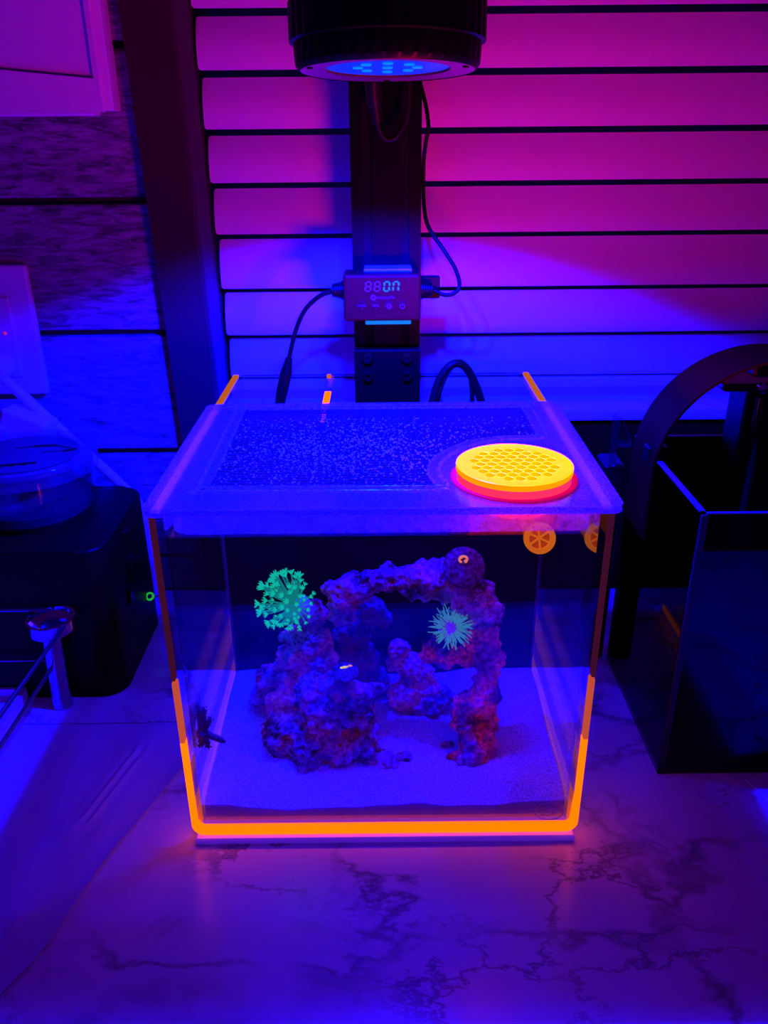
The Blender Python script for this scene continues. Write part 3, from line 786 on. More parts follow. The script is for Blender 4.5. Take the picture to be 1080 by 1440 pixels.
gc = Vector((-.0605, .0790, .1368))
green = empty('polyp_coral', gc, 'bright green star-tipped polyp coral on the left rock tower', 'coral')
obj('coral_base', MB().ico(gc + Vector((.0030, .003, -.001)), .0070, 3, (1, 1, 1.05)), M['polyp_core'], green)
def polyp_mesh(bend):
    mb = MB(); L = 1.0
    pts = [(0, 0, 0), (bend * .25, 0, .35), (bend * .7, 0, .7), (bend, 0, 1.0)]
    mb.tube(spline(pts, 3), [.036 - .0012 * k for k in range(10)], 6, mi=0)
    top = Vector((bend, 0, 1.0))
    mb.lathe([(.03, -.02), (.06, .02), (.07, .045), (.03, .05)], 8, top, mi=1)
    for k in range(8):
        a = 2 * math.pi * k / 8; d = Vector((math.cos(a), math.sin(a), .55))
        q = top + Vector((0, 0, .03))
        mb.tube([q + d * .04, q + d * .08, q + d * .125 + Vector((0, 0, .03))], [.024, .021, .010], 4, mi=1)
    return mesh_from('polyp', mb)
pms = [polyp_mesh(b) for b in (.05, .18, -.1)]
for pm in pms:
    pm.materials.append(M['polyp_stalk']); pm.materials.append(M['polyp_head'])
rp = random.Random(21); k = 0
view = Vector((-.72, -.36, .44)).normalized()
for d in fib(150):
    c = d.dot(view)
    if c < -.12 or d.dot(Vector((.8, .1, -.55)).normalized()) > .42: continue
    s = rp.uniform(.0165, .0205) * (.66 + .66 * max(0, d.dot(Vector((-.80, .1, .55)).normalized())))
    d = (d + Vector((rp.uniform(-.12, .12), rp.uniform(-.12, .12), rp.uniform(-.12, .12)))).normalized()
    o = link('polyp', pms[k % 3], [], green, True)
    o.location = d * .003; o.rotation_mode = 'XYZ'; o.rotation_euler = rot_to(d); o.scale = (s, s, s); k += 1

ac = Vector((.0468, .0650, .1270))
anem = empty('tentacle_coral', ac, 'pale blue-green tentacled coral resting on the right rock shelf', 'coral')
obj('coral_base', MB().lathe([(.0005, -.0075), (.0070, -.0070), (.0088, -.0030), (.0080, .0012), (.0030, .0022), (.0002, .0018)], 28, ac, Euler((R(52), 0, R(6))).to_matrix()), M['tent_core'], anem)
def tent_mesh(bend):
    mb = MB()
    mb.tube(spline([(0, 0, 0), (bend * .1, 0, .35), (bend * .45, 0, .7), (bend, 0, .98)], 3), [.044 - .0016 * k for k in range(10)], 6)
    return mesh_from('tentacle', mb)
tms = [tent_mesh(b) for b in (.1, .3, -.2)]
for t in tms: t.materials.append(M['tentacle'])
ax = Vector((-.05, -.72, .52)).normalized(); k = 0
for d in fib(300):
    c = d.dot(ax)
    if c < .02 or c > .90: continue
    s = rp.uniform(.0068, .0118)
    d2 = (d - ax * (c * .35) + Vector((rp.uniform(-.3, .3), rp.uniform(-.3, .3), rp.uniform(-.3, .3)))).normalized()
    o = link('tentacle', tms[k % 3], [], anem, True)
    radial = (d - ax * c).normalized()
    o.location = radial * .0058 * (1 - c * .55) + ax * .0010; o.rotation_euler = rot_to(d2); o.scale = (s, s, s); k += 1

def frag(name, c, n, r, th, stem, label, nub_m, nub_r, up=.0):
    n = Vector(n).normalized(); q = Vector((0, 0, 1)).rotation_difference(n).to_matrix()
    e = empty(name, c, label, 'coral frag', 'frag plugs on the reef rocks')
    mb = MB().lathe([(r * .2, 0), (r * .9, 0), (r, th * .25), (r, th * .8), (r * .93, th), (r * .25, th * 1.05)], 44, c, q)
    obj('plug_disc', mb, M['plug'], e)
    obj('plug_stem', MB().lathe([(r * .30, -stem), (r * .42, -.0002)], 20, c, q), M['plug'], e)
    return e, q, n
dc = Vector((.0548, .0735, .1690))
f1, q1, n1 = frag('frag_plug', dc, (.02, -.80, .60), .0142, .0030, .012, 'dark round frag disc with tiny pink coral, leaning on the arch top', None, 0)
pk_ = MB(); c1 = dc + n1 * .0040 + q1 @ Vector((-.0005, .0052, 0))
pts = [c1 + q1 @ Vector((.0026 * math.cos(R(a)), .0022 * math.sin(R(a)), .0006 * math.sin(R(a * 3)))) for a in range(-60, 250, 20)]
pk_.tube(pts, .00085, 7); pk_.ico(c1 + q1 @ Vector((-.0014, .0012, .0008)), .0011, 2); pk_.ico(c1 + q1 @ Vector((.0012, -.0012, .0008)), .0010, 2)
plabel(obj('coral_nub', pk_, M['nub_pink'], f1), 'small pink curled coral nub')
pc = Vector((-.0262, .0530, .0985))
f2, q2, n2 = frag('frag_plug', pc, (.04, -.18, 1), .0090, .0024, .012, 'small dark frag plug with yellow coral, standing on the mound', None, 0)
yl = MB(); c2 = pc + n2 * .0026 + Vector((-.0010, .003, .0006))
for dx, r in ((-.0016, .0011), (.0003, .0013), (.0018, .0008)): yl.ico(c2 + Vector((dx, dx * .3, 0)), r, 2, (1.2, .9, .7))
plabel(obj('coral_nub', yl, M['nub_yellow'], f2), 'tiny yellow coral nub')
obj('coral_nub', MB().ico(pc + n2 * .0026 + Vector((.0030, .0045, .0008)), .0011, 2, (1.5, .8, .7)), M['nub_pink'], f2)

# dark branching coral on the left pane
bc = Vector((-.1185, .0115, .0835))
bco = empty('branching_coral', bc, 'small dark red branching coral stuck to the left pane inside the tank', 'coral')
obj('coral_base', MB().ico(bc + Vector((.0005, 0, -.002)), .0046, 3, (.9, .8, 1.2)), M['coral_dark'], bco)
for d, L in (((.15, .1, 1), .0150), ((-.1, .35, 1), .0155), ((.45, -.1, .75), .0115), ((1, -.15, -.45), .0135), ((.35, -.3, -.95), .0095), ((-.1, -.2, -1), .0085), ((.3, -.9, .1), .006)):
    d = Vector(d).normalized(); L *= 1.25; mb = MB()
    mb.tube([bc, bc + d * L * .5, bc + d * L * .85, bc + d * L], [.0026, .0021, .0017, .0005], 9)
    b2 = bmesh.new()
    for i in range(34):
        t = .25 + .75 * rp.random(); a = rp.random() * 6.28
        u = d.orthogonal().normalized(); w = d.cross(u)
        q = bc + d * L * t + (u * math.cos(a) + w * math.sin(a)) * .0019
        mb.ico(q, .00062, 1)
    obj('branch', mb, M['coral_dark'], bco)

# ------------------------------------------------------------------ reef lamp on its post
lamp = empty('reef_lamp', (.0056, .300, .23), 'black cylinder reef lamp on a slotted post clamped behind the orange-edged tank', 'lamp')
LC = Vector((.0058, .118, .4680)); lt = Euler((R(-3.2), 0, 0)).to_matrix()
body = MB(); seg = 160
prof = [(.0500, .0000), (.0525, .0028), (.0530, .0090), (.0532, .0135), (.0555, .0142), (.0555, .0330), (.0540, .0345), (.0540, .085), (.050, .088)]
loops = []
for r, z in prof:
    L = []
    for i in range(seg):
        a = 2 * math.pi * i / seg
        rr = r - (.0009 if (i % 4 == 3 and .004 < z < .084) else 0)
        L.append(LC + lt @ Vector((rr * math.cos(a), rr * math.sin(a), z)))
    loops.append(L)
body.ring(loops, False)
top = [body.bm.verts.new(p) for p in loops[-1]]; body.bm.faces.new(top)
obj('lamp_body', body, M['black'], lamp)
bez = MB().lathe([(.0500, .0004), (.0360, .0010), (.0350, .0060), (.0350, .0080), (.0520, .0080)], 96, LC, lt, cap=False)
bz = obj('bezel', bez, mat('bezel_metal', (.06, .03, .02), .35, 0, spec=.4), lamp)
obj('lens', MB().lathe([(.0352, .0022), (.0352, .0040)], 64, LC, lt), M['lens'], lamp)
for k in range(9):
    a = 2 * math.pi * k / 8; r = .017 if k < 8 else 0
    cc = LC + lt @ Vector((r * math.cos(a), r * math.sin(a), .0016))
    obj('led_chip', MB().lathe([(.0030, .0), (.0030, .0008)], 12, cc, lt), M['led'], lamp)
for a in (200, 340, 90):
    cc = LC + lt @ Vector((.046 * math.cos(R(a)), .046 * math.sin(R(a)), -.0004))
    obj('screw', MB().lathe([(.0018, .0), (.0018, .0012)], 12, cc, lt), M['black_gloss'], lamp)
obj('arm', MB().box((-.012, .165, .500), (.024, .300, .522), .002, 2), M['black'], lamp, smooth=False)
# slotted aluminium post
px, hw = .0057, .0284; y0, y1 = .2965, .3165
poly = [(px - hw, y0)]
for sx in (-.0155, .0155):
    c = px + sx
    poly += [(c - .0036, y0), (c - .0036, y0 + .0030), (c - .0058, y0 + .0030), (c - .0058, y0 + .008), (c + .0058, y0 + .008), (c + .0058, y0 + .0030), (c + .0036, y0 + .0030), (c + .0036, y0)]
poly += [(px + hw, y0), (px + hw, y1), (px - hw, y1)]
obj('post', MB().prism(poly, 'z', .2000, .530), M['black'], lamp, smooth=False)
for sx in (-.0155, .0155):
    obj('slot_shade_insert', MB().box((px + sx - .0056, y0 + .0032, .2000), (px + sx + .0056, y0 + .0078, .530)), M['panel'], lamp, smooth=False)  # black inserts added to paint the shade inside the slots
# clamp block with four screws
obj('mount_bracket', MB().prism([(.2815, .205), (.2866, .205), (.2866, .2452), (.2927, .2452), (.2927, .205), (.2963, .205), (.2963, .2680), (.2827, .2680), (.2815, .2668)], 'x', px - hw, px + hw), M['black'], lamp, smooth=False)
for sx in (-.0168, .0168):
    for z in (.2610, .2452):
        q = Euler((R(90), 0, 0)).to_matrix()
        obj('bracket_screw', MB().lathe([(.0052, .0), (.0050, .0022), (.0040, .0034), (.0022, .0034), (.0020, .0016), (.0001, .0016)], 20, (px + sx, .2816, z), q), M['black_gloss'], lamp)
# short cable hanging below the head
obj('head_cable', MB().tube(spline([(-.004, .262, .486), (-.003, .270, .462), (-.0005, .276, .443), (.0055, .279, .4325), (.014, .279, .4345), (.0215, .278, .447), (.0235, .274, .470), (.022, .268, .490)], 8), .0021, 10), M['black_plastic'], lamp)
obj('cable_sleeve', MB().tube(spline([(-.0042, .262, .486), (-.0030, .270, .462), (-.0004, .2755, .4440)], 6), [.0062] * 8 + [.0050] * 5, 14), M['black_plastic'], lamp)

# ------------------------------------------------------------------ controller on the post
ctl = empty('light_controller', (.0016, .272, .3145), 'small black controller box with lit digits, fixed to the lamp post', 'controller')
obj('case', MB().box((-.0300, .2640, .2960), (.0334, .2930, .3340), .0028, 3), M['case'], ctl, smooth=False)
fy = .2637
SEG = {'a': ((0, 1), (1, 1)), 'b': ((1, 1), (1, .5)), 'c': ((1, .5), (1, 0)), 'd': ((0, 0), (1, 0)), 'e': ((0, 0), (0, .5)), 'f': ((0, .5), (0, 1)), 'g': ((0, .5), (1, .5))}
def digit(x0, x1, zb, zt, segs, m):
    mb = MB(); w = .0007; sk = .0008
    for s in segs:
        (ax, az), (bx, bz_) = SEG[s]
        A = Vector((x0 + (x1 - x0) * ax + sk * az, fy, zb + (zt - zb) * az)); B = Vector((x0 + (x1 - x0) * bx + sk * bz_, fy, zb + (zt - zb) * bz_))
        lo = Vector((min(A.x, B.x) - w * .8, fy - .0003, min(A.z, B.z) - w * .8)); hi = Vector((max(A.x, B.x) + w * .8, fy + .0003, max(A.z, B.z) + w * .8))
        sh = .00025
        if A.x == B.x or abs(A.x - B.x) < .001: lo.z += .0011; hi.z -= .0011
        else: lo.x += .0011; hi.x -= .0011
        mb.box(lo, hi)
    return obj('digit', mb, m, ctl, smooth=False)
digit(-.0120, -.0078, .3205, .3278, 'abcdefg', M['digit_off']); digit(-.0047, -.0005, .3205, .3278, 'abcdefg', M['digit_off'])
plabel(digit(.0030, .0072, .3205, .3278, 'abcdef', M['digit_on']), 'lit blue digit 0'); plabel(digit(.0104, .0146, .3205, .3278, 'abcef', M['digit_on']), 'lit blue letter n')
def put_text(body, size, x, z, m, name='lettering'):
    me = text_mesh(name, body, size); o = link(name, me, m, ctl)
    o.location = Vector((x, fy, z)) - Vector(ctl.location); o.rotation_euler = (R(90), 0, 0); return o
put_text('noopsyche', .0034, .0043, .3155, M['print'])
q90 = Euler((R(90), 0, 0)).to_matrix()
obj('logo_disc', MB().lathe([(.0009, .0), (.0023, .0), (.0023, .0003), (.0009, .0003)], 24, (-.0055, fy + .0001, .3154), q90, cap=False), M['print'], ctl)
for x, body in ((-.0148, 'MODE'), (-.0038, 'TIME')):
    b = obj('button', MB().lathe([(.0041, .0), (.0040, .0004), (.0034, .0006)], 24, (x, fy + .0004, .3086), q90), M['case'], ctl)
    put_text(body, .0024, x, .3089, M['print']).location.y -= .0003
    obj('icon', MB().ico((x, fy - .0003, .3062), .0005, 1), M['print'], ctl)
for x in (.0072, .0182):
    obj('button', MB().lathe([(.0041, .0), (.0040, .0004), (.0034, .0006)], 24, (x, fy + .0004, .3084), q90), M['case'], ctl)
ic = MB().lathe([(.0008, .0), (.0018, .0), (.0018, .0003), (.0008, .0003)], 16, (.0072, fy - .0002, .3084), q90, cap=False)
for k in range(8):
    a = R(45 * k); ic.tube([(.0072 + .0021 * math.cos(a), fy - .0004, .3084 + .0021 * math.sin(a)), (.0072 + .0028 * math.cos(a), fy - .0004, .3084 + .0028 * math.sin(a))], .0003, 4)
obj('icon', ic, M['print'], ctl)
ic = MB().tube([(.0182 + .0019 * math.cos(R(a)), fy - .0004, .3082 + .0019 * math.sin(R(a))) for a in range(130, 411, 20)], .0004, 5)
ic.tube([(.0182, fy - .0004, .3088), (.0182, fy - .0004, .3106)], .0004, 5)
obj('icon', ic, M['print'], ctl)
obj('holder', MB().box((-.0130, .2720, .3340), (.0262, .2960, .3364), .0006, 1), M['plastic_white'], ctl, smooth=False)
plabel(obj('display_leak_strip', MB().box((-.0122, .2655, .2932), (.0254, .2900, .2959), .0004, 1), M['strip_blue'], ctl, smooth=False), 'bright blue lit strip under the controller')  # light leaking from the display, put into a glowing strip
for s, xa in ((-1, -.0300), (1, .0334)):
    qx = Euler((0, R(90 * s), 0)).to_matrix()
    prf = [(.0078, -.001), (.0078, .0018)]
    for k in range(4): prf += [(.0056, .0020 + k * .0020), (.0070 - k * .0006, .0023 + k * .0020), (.0070 - k * .0006, .0036 + k * .0020), (.0052 - k * .0004, .0038 + k * .0020)]
    prf += [(.0024, .0104)]
    obj('cable_gland', MB().lathe(prf, 24, (xa, .2780, .3190), qx), M['black_plastic'], ctl)
obj('socket_block', MB().box((.0336, .2840, .3105), (.0500, .2925, .3285), .001, 1), M['black_plastic'], ctl, smooth=False)

cl = empty('power_cable', (-.09, .262, .226), 'black cable with inline plug hanging left of the lamp controller', 'cable')
obj('cord', MB().tube(spline([(-.0385, .2780, .3185), (-.050, .2785, .3145), (-.0625, .279, .3035), (-.0705, .279, .2885), (-.0755, .278, .2730), (-.0790, .277, .2600)], 8), .0020, 10), M['black_plastic'], cl)
obj('inline_plug', MB().tube([(-.0782, .2774, .2630), (-.0800, .2768, .2560), (-.0815, .2760, .2500), (-.0850, .2740, .2370), (-.0880, .2720, .2240), (-.0900, .2700, .2100)], [.0030, .0040, .0052, .0052, .0044, .0044], 14), M['black_plastic'], cl)
for z, x in ((.2490, -.0813), (.2440, -.0828)): obj('ridge', MB().tube([(x - .0030, .2712, z), (x + .0030, .2712, z + .0008)], .0007, 6), M['black_gloss'], cl)
cr = obj('sensor_cable', MB().tube(spline([(.0440, .2780, .3185), (.0520, .277, .3150), (.0600, .276, .3155), (.0655, .277, .3215), (.0625, .280, .3340), (.0535, .284, .3480), (.0430, .292, .3620), (.0385, .302, .3720), (.0372, .322, .3900), (.0372, .324, .4150), (.0385, .316, .4300), (.0402, .314, .4420), (.0378, .319, .4580), (.0330, .324, .4750)], 8), .0017, 10), M['black_plastic'])
tag(cr, 'black cable looping from the right side of the controller up behind the post', 'cable')
co = obj('pump_cable', MB().tube(spline([(.0400, .245, .200), (.0435, .252, .2300), (.0500, .256, .2500), (.0600, .258, .2610), (.0700, .260, .2590), (.0790, .260, .2450), (.0860, .258, .2250), (.0890, .256, .200)], 8), .0036, 12), M['black_plastic'])
tag(co, 'thick black pump cable arching out of the rear chamber right of the bracket', 'cable')
cz = obj('pump_cable', MB().tube(spline([(.0440, .262, .205), (.0520, .266, .2420), (.0640, .268, .2600), (.0730, .268, .2560), (.0775, .266, .2400), (.0790, .262, .205)], 8), .0022, 12), M['black_plastic'])
tag(cz, 'thin black cable arching just inside the thick pump cable', 'cable')

# ================================================================== RIGHT SIDE: dark tank with arched lamp
rt = empty('dark_aquarium', (.33, .13, 0), 'unlit dark glass tank at the right of the counter', 'aquarium')
RX, RY0, RY1, RH = .2035, .0590, .2080, .2140; RX1 = .47
obj('front_pane', MB().box((RX + .004, RY0, .006), (RX1, RY0 + .004, RH)), M['smoke'], rt, smooth=False)
obj('left_pane', MB().box((RX, RY0 + .0015, .006), (RX + .004, RY1, RH)), M['smoke'], rt, smooth=False)
obj('back_pane', MB().box((RX + .004, RY1 - .004, .006), (RX1, RY1, RH)), M['panel'], rt, smooth=False)
obj('right_pane', MB().box((RX1, RY0, .006), (RX1 + .004, RY1, RH)), M['smoke'], rt, smooth=False)
obj('base_pane', MB().box((RX, RY0, .0005), (RX1 + .004, RY1, .006)), M['black_gloss'], rt, smooth=False)
obj('corner_edge', MB().box((RX + .0002, RY0 - .0003, .006), (RX + .0052, RY0 + .0012, RH - .0004), .0005, 1), M['smoke_edge'], rt, smooth=False)
obj('rim_edge', MB().box((RX, RY0 + .004, RH), (RX + .0040, RY1, RH + .0008)), mat('rim_glass', (.12, .12, .15), .15), rt, smooth=False)
obj('rim_edge', MB().box((RX + .004, RY0, RH), (RX1, RY0 + .0022, RH + .0008)), mat('rim_glass_front', (.12, .12, .15), .15), rt, smooth=False)
obj('rim_edge', MB().box((RX + .004, RY1 - .003, RH), (RX1, RY1, RH + .0008)), mat('rim_glass_back', (.12, .12, .15), .15), rt, smooth=False)
obj('water_band', MB().box((RX + .0045, RY0 + .0042, RH - .0195), (RX1 - .001, RY1 - .005, RH - .0190)), M['water_side'], rt, smooth=False)
BLOBS['dark'] = [(.300, .115, .030, .030), (.330, .110, .040, .032), (.285, .120, .018, .022), (.325, .120, .075, .020), (.345, .12, .09, .022), (.300, .120, .055, .020), (.36, .11, .05, .03), (.31, .10, .015, .02)]
dk = rock('reef_rock', 'dark', 'dim rock pile inside the dark right-hand tank', M['rockdark'], .003, .004, 6.2)
stuff(tag(obj('sand_bed', MB().box((RX + .0045, RY0 + .0045, .0062), (RX1 - .001, RY1 - .005, .020), .002, 1), M['sand'], smooth=False), 'shadowed sand bed inside the dark right-hand tank', 'sand'))
# arched lamp strip
ar = MB(); cx, cz_, RO, RI = .2875, .2027, .0872, .0850
sec = []
for xx in (0,): pass
prof_o = [(cx - RO, .150)] + [(cx + RO * math.cos(R(a)), cz_ + RO * math.sin(R(a))) for a in range(180, -1, -5)] + [(cx + RO, .150)]
prof_i = [(cx - RI, .150)] + [(cx + RI * math.cos(R(a)), cz_ + RI * math.sin(R(a))) for a in range(180, -1, -5)] + [(cx + RI, .150)]
ya, yb = .150, .200
ar.ring([[(a[0], ya, a[1]), (a[0], yb, a[1]), (b[0], yb, b[1]), (b[0], ya, b[1])] for a, b in zip(prof_o, prof_i)])
al = empty('arch_lamp', (cx, .175, 0), 'dark arched lamp strap bridging over the dark right-hand tank', 'lamp')
obj('arch_strap', ar, mat('arch_metal', (.05, .008, .0016), .5, spec=.012), al)
obj('lamp_strip', MB().box((cx - .022, .155, cz_ + RI - .012), (cx + .05, .195, cz_ + RI - .0030), .002, 1), M['black_plastic'], al, smooth=False)
cp = obj('pane_clip', MB().box((.1990, .160, .2090), (.2150, .172, .2220), .001, 1).box((.2082, .160, .195), (.2130, .172, .2100), .0008, 1), M['black_plastic'], smooth=False)
tag(cp, 'small black clip over the left rim of the dark tank', 'clip')
ft = empty('hang_filter', (.29, .185, .17), 'black hang-on filter box at the back of the dark tank under the arch', 'filter')
obj('filter_body', MB().box((.2700, .168, .120), (.345, .2030, .262), .004, 2), M['black_plastic'], ft, smooth=False)
obj('filter_cap', MB().box((.2500, .165, .2620), (.350, .2070, .2680), .003, 2), M['black_gloss'], ft, smooth=False)
obj('intake_tube', MB().tube(spline([(.2790, .166, .258), (.2780, .163, .235), (.2800, .162, .205), (.2810, .162, .09)], 6), .0035, 10), M['black_gloss'], ft)
obj('filter_knob', MB().lathe([(.0035, 0), (.0035, .004), (.002, .005)], 16, (.277, .1655, .2660), q90), M['chrome'], ft)
hb = obj('tube_holder', MB().box((.1868, .203, .190), (.1892, .217, .231)).box((.1892, .203, .206), (.2000, .217, .208)).prism([(.1892, .231), (.1905, .231), (.2000, .213), (.2000, .208)], 'y', .203, .205), M['tub'], smooth=False)
tag(hb, 'small clear plastic bracket beside the left leg of the lamp arch', 'bracket')
bx = MB().box((.1820, .206, 0), (.1990, .235, .1900), .002, 1)
tag(obj('filter_bottle', bx, M['black_plastic'], smooth=False), 'narrow black box standing in the gap between the two tanks', 'box')

# ================================================================== LEFT SIDE
app = empty('black_appliance', (-.33, .225, 0), 'large black box with rounded corners left of the orange-edged tank', 'appliance')
bb = MB().prism(rrect(-.460, .158, -.2220, .292, .020, 8), 'z', .0005, .1400)
bm = bb.bm; bmesh.ops.bevel(bm, geom=[e for e in bm.edges if e.verts[0].co.z > .139 and e.verts[1].co.z > .139], offset=.0035, segments=3, profile=.5, affect='EDGES')
obj('housing', bb, mat('satin_black', (.004, .003, .0014), .42, spec=.06, bump=(700, .05, .0003)), app)
qs = Euler((0, R(90), 0)).to_matrix()
plabel(obj('indicator_ring', MB().lathe([(.0024, -.0010), (.0040, -.0010), (.0042, .0005), (.0033, .0014), (.0024, .0005), (.0024, -.0010)], 24, (-.2195, .2535, .0430), Vector((0, 0, 1)).rotation_difference(Vector((.55, -.8, .25))).to_matrix(), cap=False), M['green'], app), 'small glowing green ring')
obj('latch', MB().box((-.2225, .2180, .1230), (-.2185, .2290, .1285), .0008, 1).box((-.2225, .2150, .0800), (-.2190, .2270, .1050), .0008, 1).box((-.2225, .2040, .0640), (-.2195, .2130, .0760), .0008, 1), M['black_gloss'], app, smooth=False)
obj('latch_bar', MB().tube([(-.2195, .2215, .0990), (-.2190, .2370, .0930)], .0018, 8), M['black_plastic'], app)

tub = empty('food_tub', (-.303, .232, .14), 'round clear tub with flat lid standing on the black box', 'tub')
tc_ = (-.3030, .2380, .1402)
obj('tub_wall', MB().lathe([(.0500, .0002), (.0520, .004), (.0545, .0440), (.0530, .0440), (.0505, .005), (.0001, .003), (.0001, .0002)], 56, tc_, cap=False), M['tub'], tub)
tl = obj('tub_lid', MB().lathe([(.0575, .0400), (.0590, .0405), (.0590, .0520), (.0575, .0540), (.0545, .0540), (.0535, .0525), (.0001, .0525), (.0001, .0490), (.0560, .0490)], 56, tc_, cap=False), M['tublid'], tub)
obj('lid_label', MB().lathe([(.0001, .0532), (.0450, .0532), (.0450, .0527)], 48, tc_, cap=False), mat('label_paper', (.05, .05, .055), .5, spec=.1), tl)
sw = MB()
sw.tube(spline([(-.315, .250, .1936), (-.300, .2545, .1936), (-.283, .2560, .1936), (-.2680, .2500, .1936)], 6), [.0014] * 6 + [.0032] * 7 + [.0014] * 6, 6)
sw.tube(spline([(-.262, .248, .1936), (-.270, .243, .1936), (-.288, .240, .1936)], 6), [.0030] * 7 + [.0012] * 6, 6)
for v in sw.bm.verts: v.co.z = .1934 + (v.co.z - .1936) * .08
obj('label_print', sw, M['panel'], tl)
bk = MB().box((-.336, .2065, .1934), (-.283, .2110, .1937), rot=Matrix.Rotation(R(14), 3, 'Z'))
for i in range(5): bk.box((-.330 + i * .0090, .2000 + i * .0024, .1934), (-.3265 + i * .0090, .2030 + i * .0024, .1937))
obj('label_print', bk, M['panel'], tl, smooth=False)
fl = MB().lathe([(.0475, .004), (.0480, .012), (.0001, .014), (.0001, .004)], 40, tc_, cap=False)
obj('tub_contents', fl, mat('dark_pellets', (.05, .03, .05), .9, bump=(900, 1, .002)), tub)

pa = empty('power_adapter', (-.325, .305, .20), 'white power adapter lying behind the clear tub', 'adapter')
rz = Euler((0, R(18), R(-12))).to_matrix()
obj('adapter_body', MB().box((-.350, .298, .172), (-.305, .322, .207), .003, 2, rz), M['plastic_white'], pa, smooth=False)
obj('adapter_cap', MB().box((-.366, .300, .165), (-.345, .320, .198), .002, 2, rz), mat('adapter_grey', (.45, .45, .5), .4), pa, smooth=False)
sp = obj('adapter_shelf', MB().box((-.400, .296, .1402), (-.300, .328, .168), .002, 1), M['black_plastic'], smooth=False)
tag(sp, 'black block under the white power adapter behind the clear tub', 'box')

outl = empty('wall_outlet', (-.36, .345, .27), 'white wall outlet plate on the plank wall at the far left', 'outlet')
obj('plate', MB().box((-.402, .3370, .2155), (-.3145, .3455, .3335), .0022, 2), M['plastic_white'], outl, smooth=False)
obj('insert', MB().box((-.380, .3345, .2330), (-.3340, .3372, .3060), .0012, 2), M['plastic_white'], outl, smooth=False)
obj('indicator', MB().ico((-.3425, .3340, .2740), .0014, 2), M['red_led'], outl)
pc_ = empty('plug_cord', (-.35, .325, .25), 'white cord and plug running down from the wall outlet', 'cord')
obj('plug', MB().lathe([(.0120, .0), (.0120, .018), (.0100, .024)], 24, (-.3500, .3340, .2450), q90), M['plastic_white'], pc_)
obj('cord', MB().tube(spline([(-.352, .318, .2440), (-.338, .316, .2300), (-.318, .316, .2080), (-.298, .317, .1840), (-.276, .319, .1570), (-.255, .322, .1300), (-.240, .325, .1050), (-.236, .326, .06), (-.236, .326, .004)], 8), .0047, 12), M['plastic_white'], pc_)

rk = empty('wire_rack', (-.275, .10, 0), 'chrome wire rack with tubular leg at the left edge of the counter', 'rack')
leg = MB(); lb, ltp = Vector((-.2715, .1485, .0010)), Vector((-.2680, .1500, .0850))
d = (ltp - lb).normalized(); q = Vector((0, 0, 1)).rotation_difference(d).to_matrix(); Ln = (ltp - lb).length
leg.lathe([(.0001, .0), (.0085, .0), (.0085, Ln - .016)], 28, lb, q, cap=False)
loops = []
for t, r in ((0, .0085), (.3, .0098), (.65, .0128), (1, .0165)):
    loops.append([lb + q @ Vector((r * (1.25 if t > .5 else 1.05) * math.cos(a), r * .55 * math.sin(a), Ln - .016 + .016 * t + .0060 * t * math.sin(a) + .004 * t * math.cos(a))) for a in [2 * math.pi * k / 28 for k in range(28)]])
leg.ring(loops, False)
loops2 = [[p + (lb + d * (Ln) - p) * .12 - d * .004 * j for p in loops[-1]] for j in (0, 1, 3)]
leg.ring([loops[-1]] + loops2, False)
bmesh.ops.remove_doubles(leg.bm, verts=leg.bm.verts, dist=1e-5)
obj('leg', leg, M['chrome'], rk)
def rod(a, b, r=.0016): obj('rod', MB().tube([a, b], r, 8), M['steel'], rk)
rod((-.2560, .1450, .0800), (-.2640, -.060, .0800), .0018); rod((-.2715, .1420, .0420), (-.2760, -.060, .0420), .0018); rod((-.2735, .1400, .0385), (-.2785, -.060, .0385), .0012)
rod((-.2680, .1540, .0900), (-.50, .1540, .0895), .0012); rod((-.2715, .1520, .0430), (-.50, .1520, .0430), .0012)
obj('leg', MB().tube([(-.4980, .150, .001), (-.4980, .150, .088)], .0085, 20), M['chrome'], rk)
obj('leg', MB().tube([(-.2760, -.060, .001), (-.2700, -.060, .088)], .0085, 20), M['chrome'], rk)
tr = empty('drip_tray', (-.40, .08, 0), 'shallow white drip tray under the wire rack', 'tray')
me = plate_mesh('tray_rim', rrect(-.50, -.04, -.303, .1600, .006), [rrect(-.495, -.035, -.308, .1550, .005)], .0100)
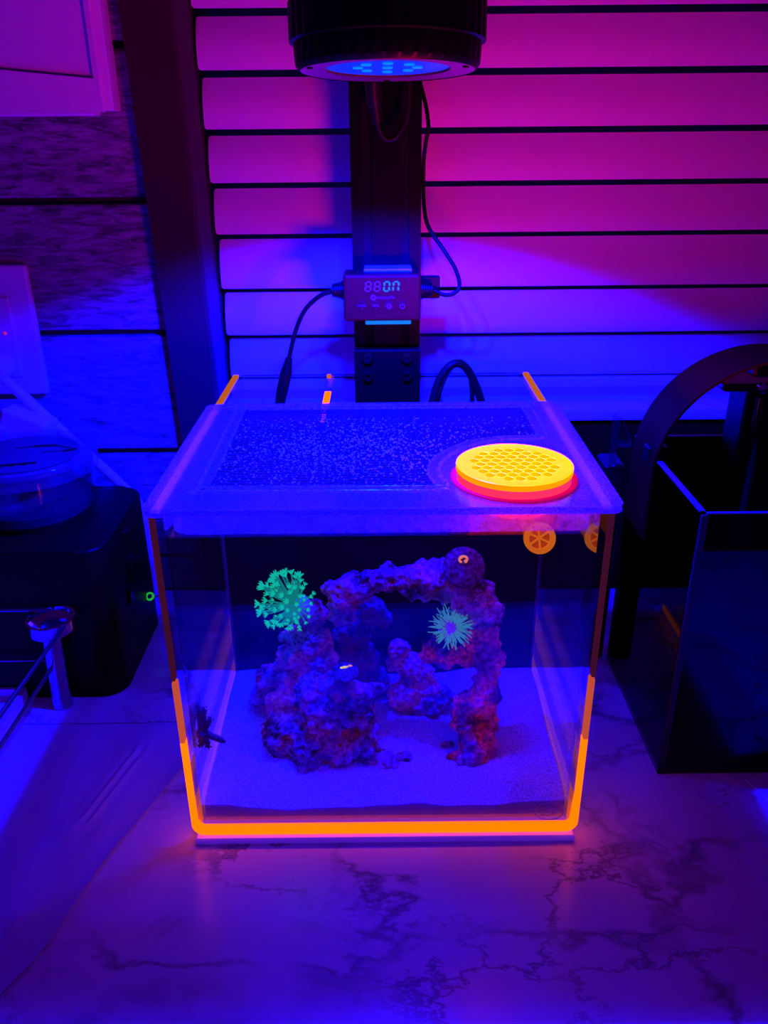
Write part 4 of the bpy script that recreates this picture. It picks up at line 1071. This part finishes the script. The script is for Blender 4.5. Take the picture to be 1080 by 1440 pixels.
for v in me.vertices: v.co.z += .0012
o = link('tray_rim', me, M['plastic_white'], tr); o.matrix_parent_inverse = wm(tr).inverted()
obj('tray_floor', MB().box((-.496, -.036, .0012), (-.307, .156, .0026)), M['plastic_white'], tr, smooth=False)

# clear plastic film lying on the counter
fm = bmesh.new(); edge = [(-.2200, -.1350), (-.2143, -.1133), (-.2007, -.0808), (-.1859, -.0274), (-.1733, .0114), (-.1506, .0706), (-.1440, .0850), (-.1420, .1050), (-.1560, .1230)]
eP = spline([(x, y, 0) for x, y in edge], 6); rows = []
for i, p in enumerate(eP):
    row = []
    for k in range(41):
        t = k / 40; x = p.x + (-.300 - p.x) * t ** 1.25; y = p.y
        if y > .135 - .0 * t: y = .135
        z = .0010 + .0006 * noise.noise(Vector((x * 30, y * 30, 1)))
        z += .0050 * math.exp(-(t * 16) ** 1.2) * (.45 + .55 * math.sin(i * .22 + .6) ** 2)
        for (ax, ay, bx_, by_) in ((-.2150, .0100, -.1800, .135), (-.30, .030, -.200, .0060), (-.2450, -.02, -.2250, -.065)):
            A, B, Pp = Vector((ax, ay)), Vector((bx_, by_)), Vector((x, y)); u = max(0, min(1, (Pp - A).dot(B - A) / (B - A).length_squared)); dd = (Pp - A - (B - A) * u).length
            z += .0022 * math.exp(-(dd / .0022) ** 2) + .0014 * math.exp(-((dd - .007) / .0018) ** 2)
        row.append(fm.verts.new((x, y, z)))
    rows.append(row)
for a, b in zip(rows[:-1], rows[1:]):
    for k in range(40): fm.faces.new((a[k], a[k + 1], b[k + 1], b[k]))
fo = obj('plastic_film', fm, M['film'], smooth=True)
sm = fo.modifiers.new('s', 'SOLIDIFY'); sm.thickness = .0003
tag(fo, 'creased clear plastic film sheet lying on the counter at the lower left', 'film')
cf = obj('light_patch_sheet', MB().prism([(.2655, .0520), (.2760, .0520), (.300, .0060), (.2850, .0040)], 'z', .0006, .0016), M['film'], smooth=False)  # sheet added where a patch of direct light falls on the counter
tag(cf, 'thin sheet added as a patch of direct light before the dark tank', 'film')
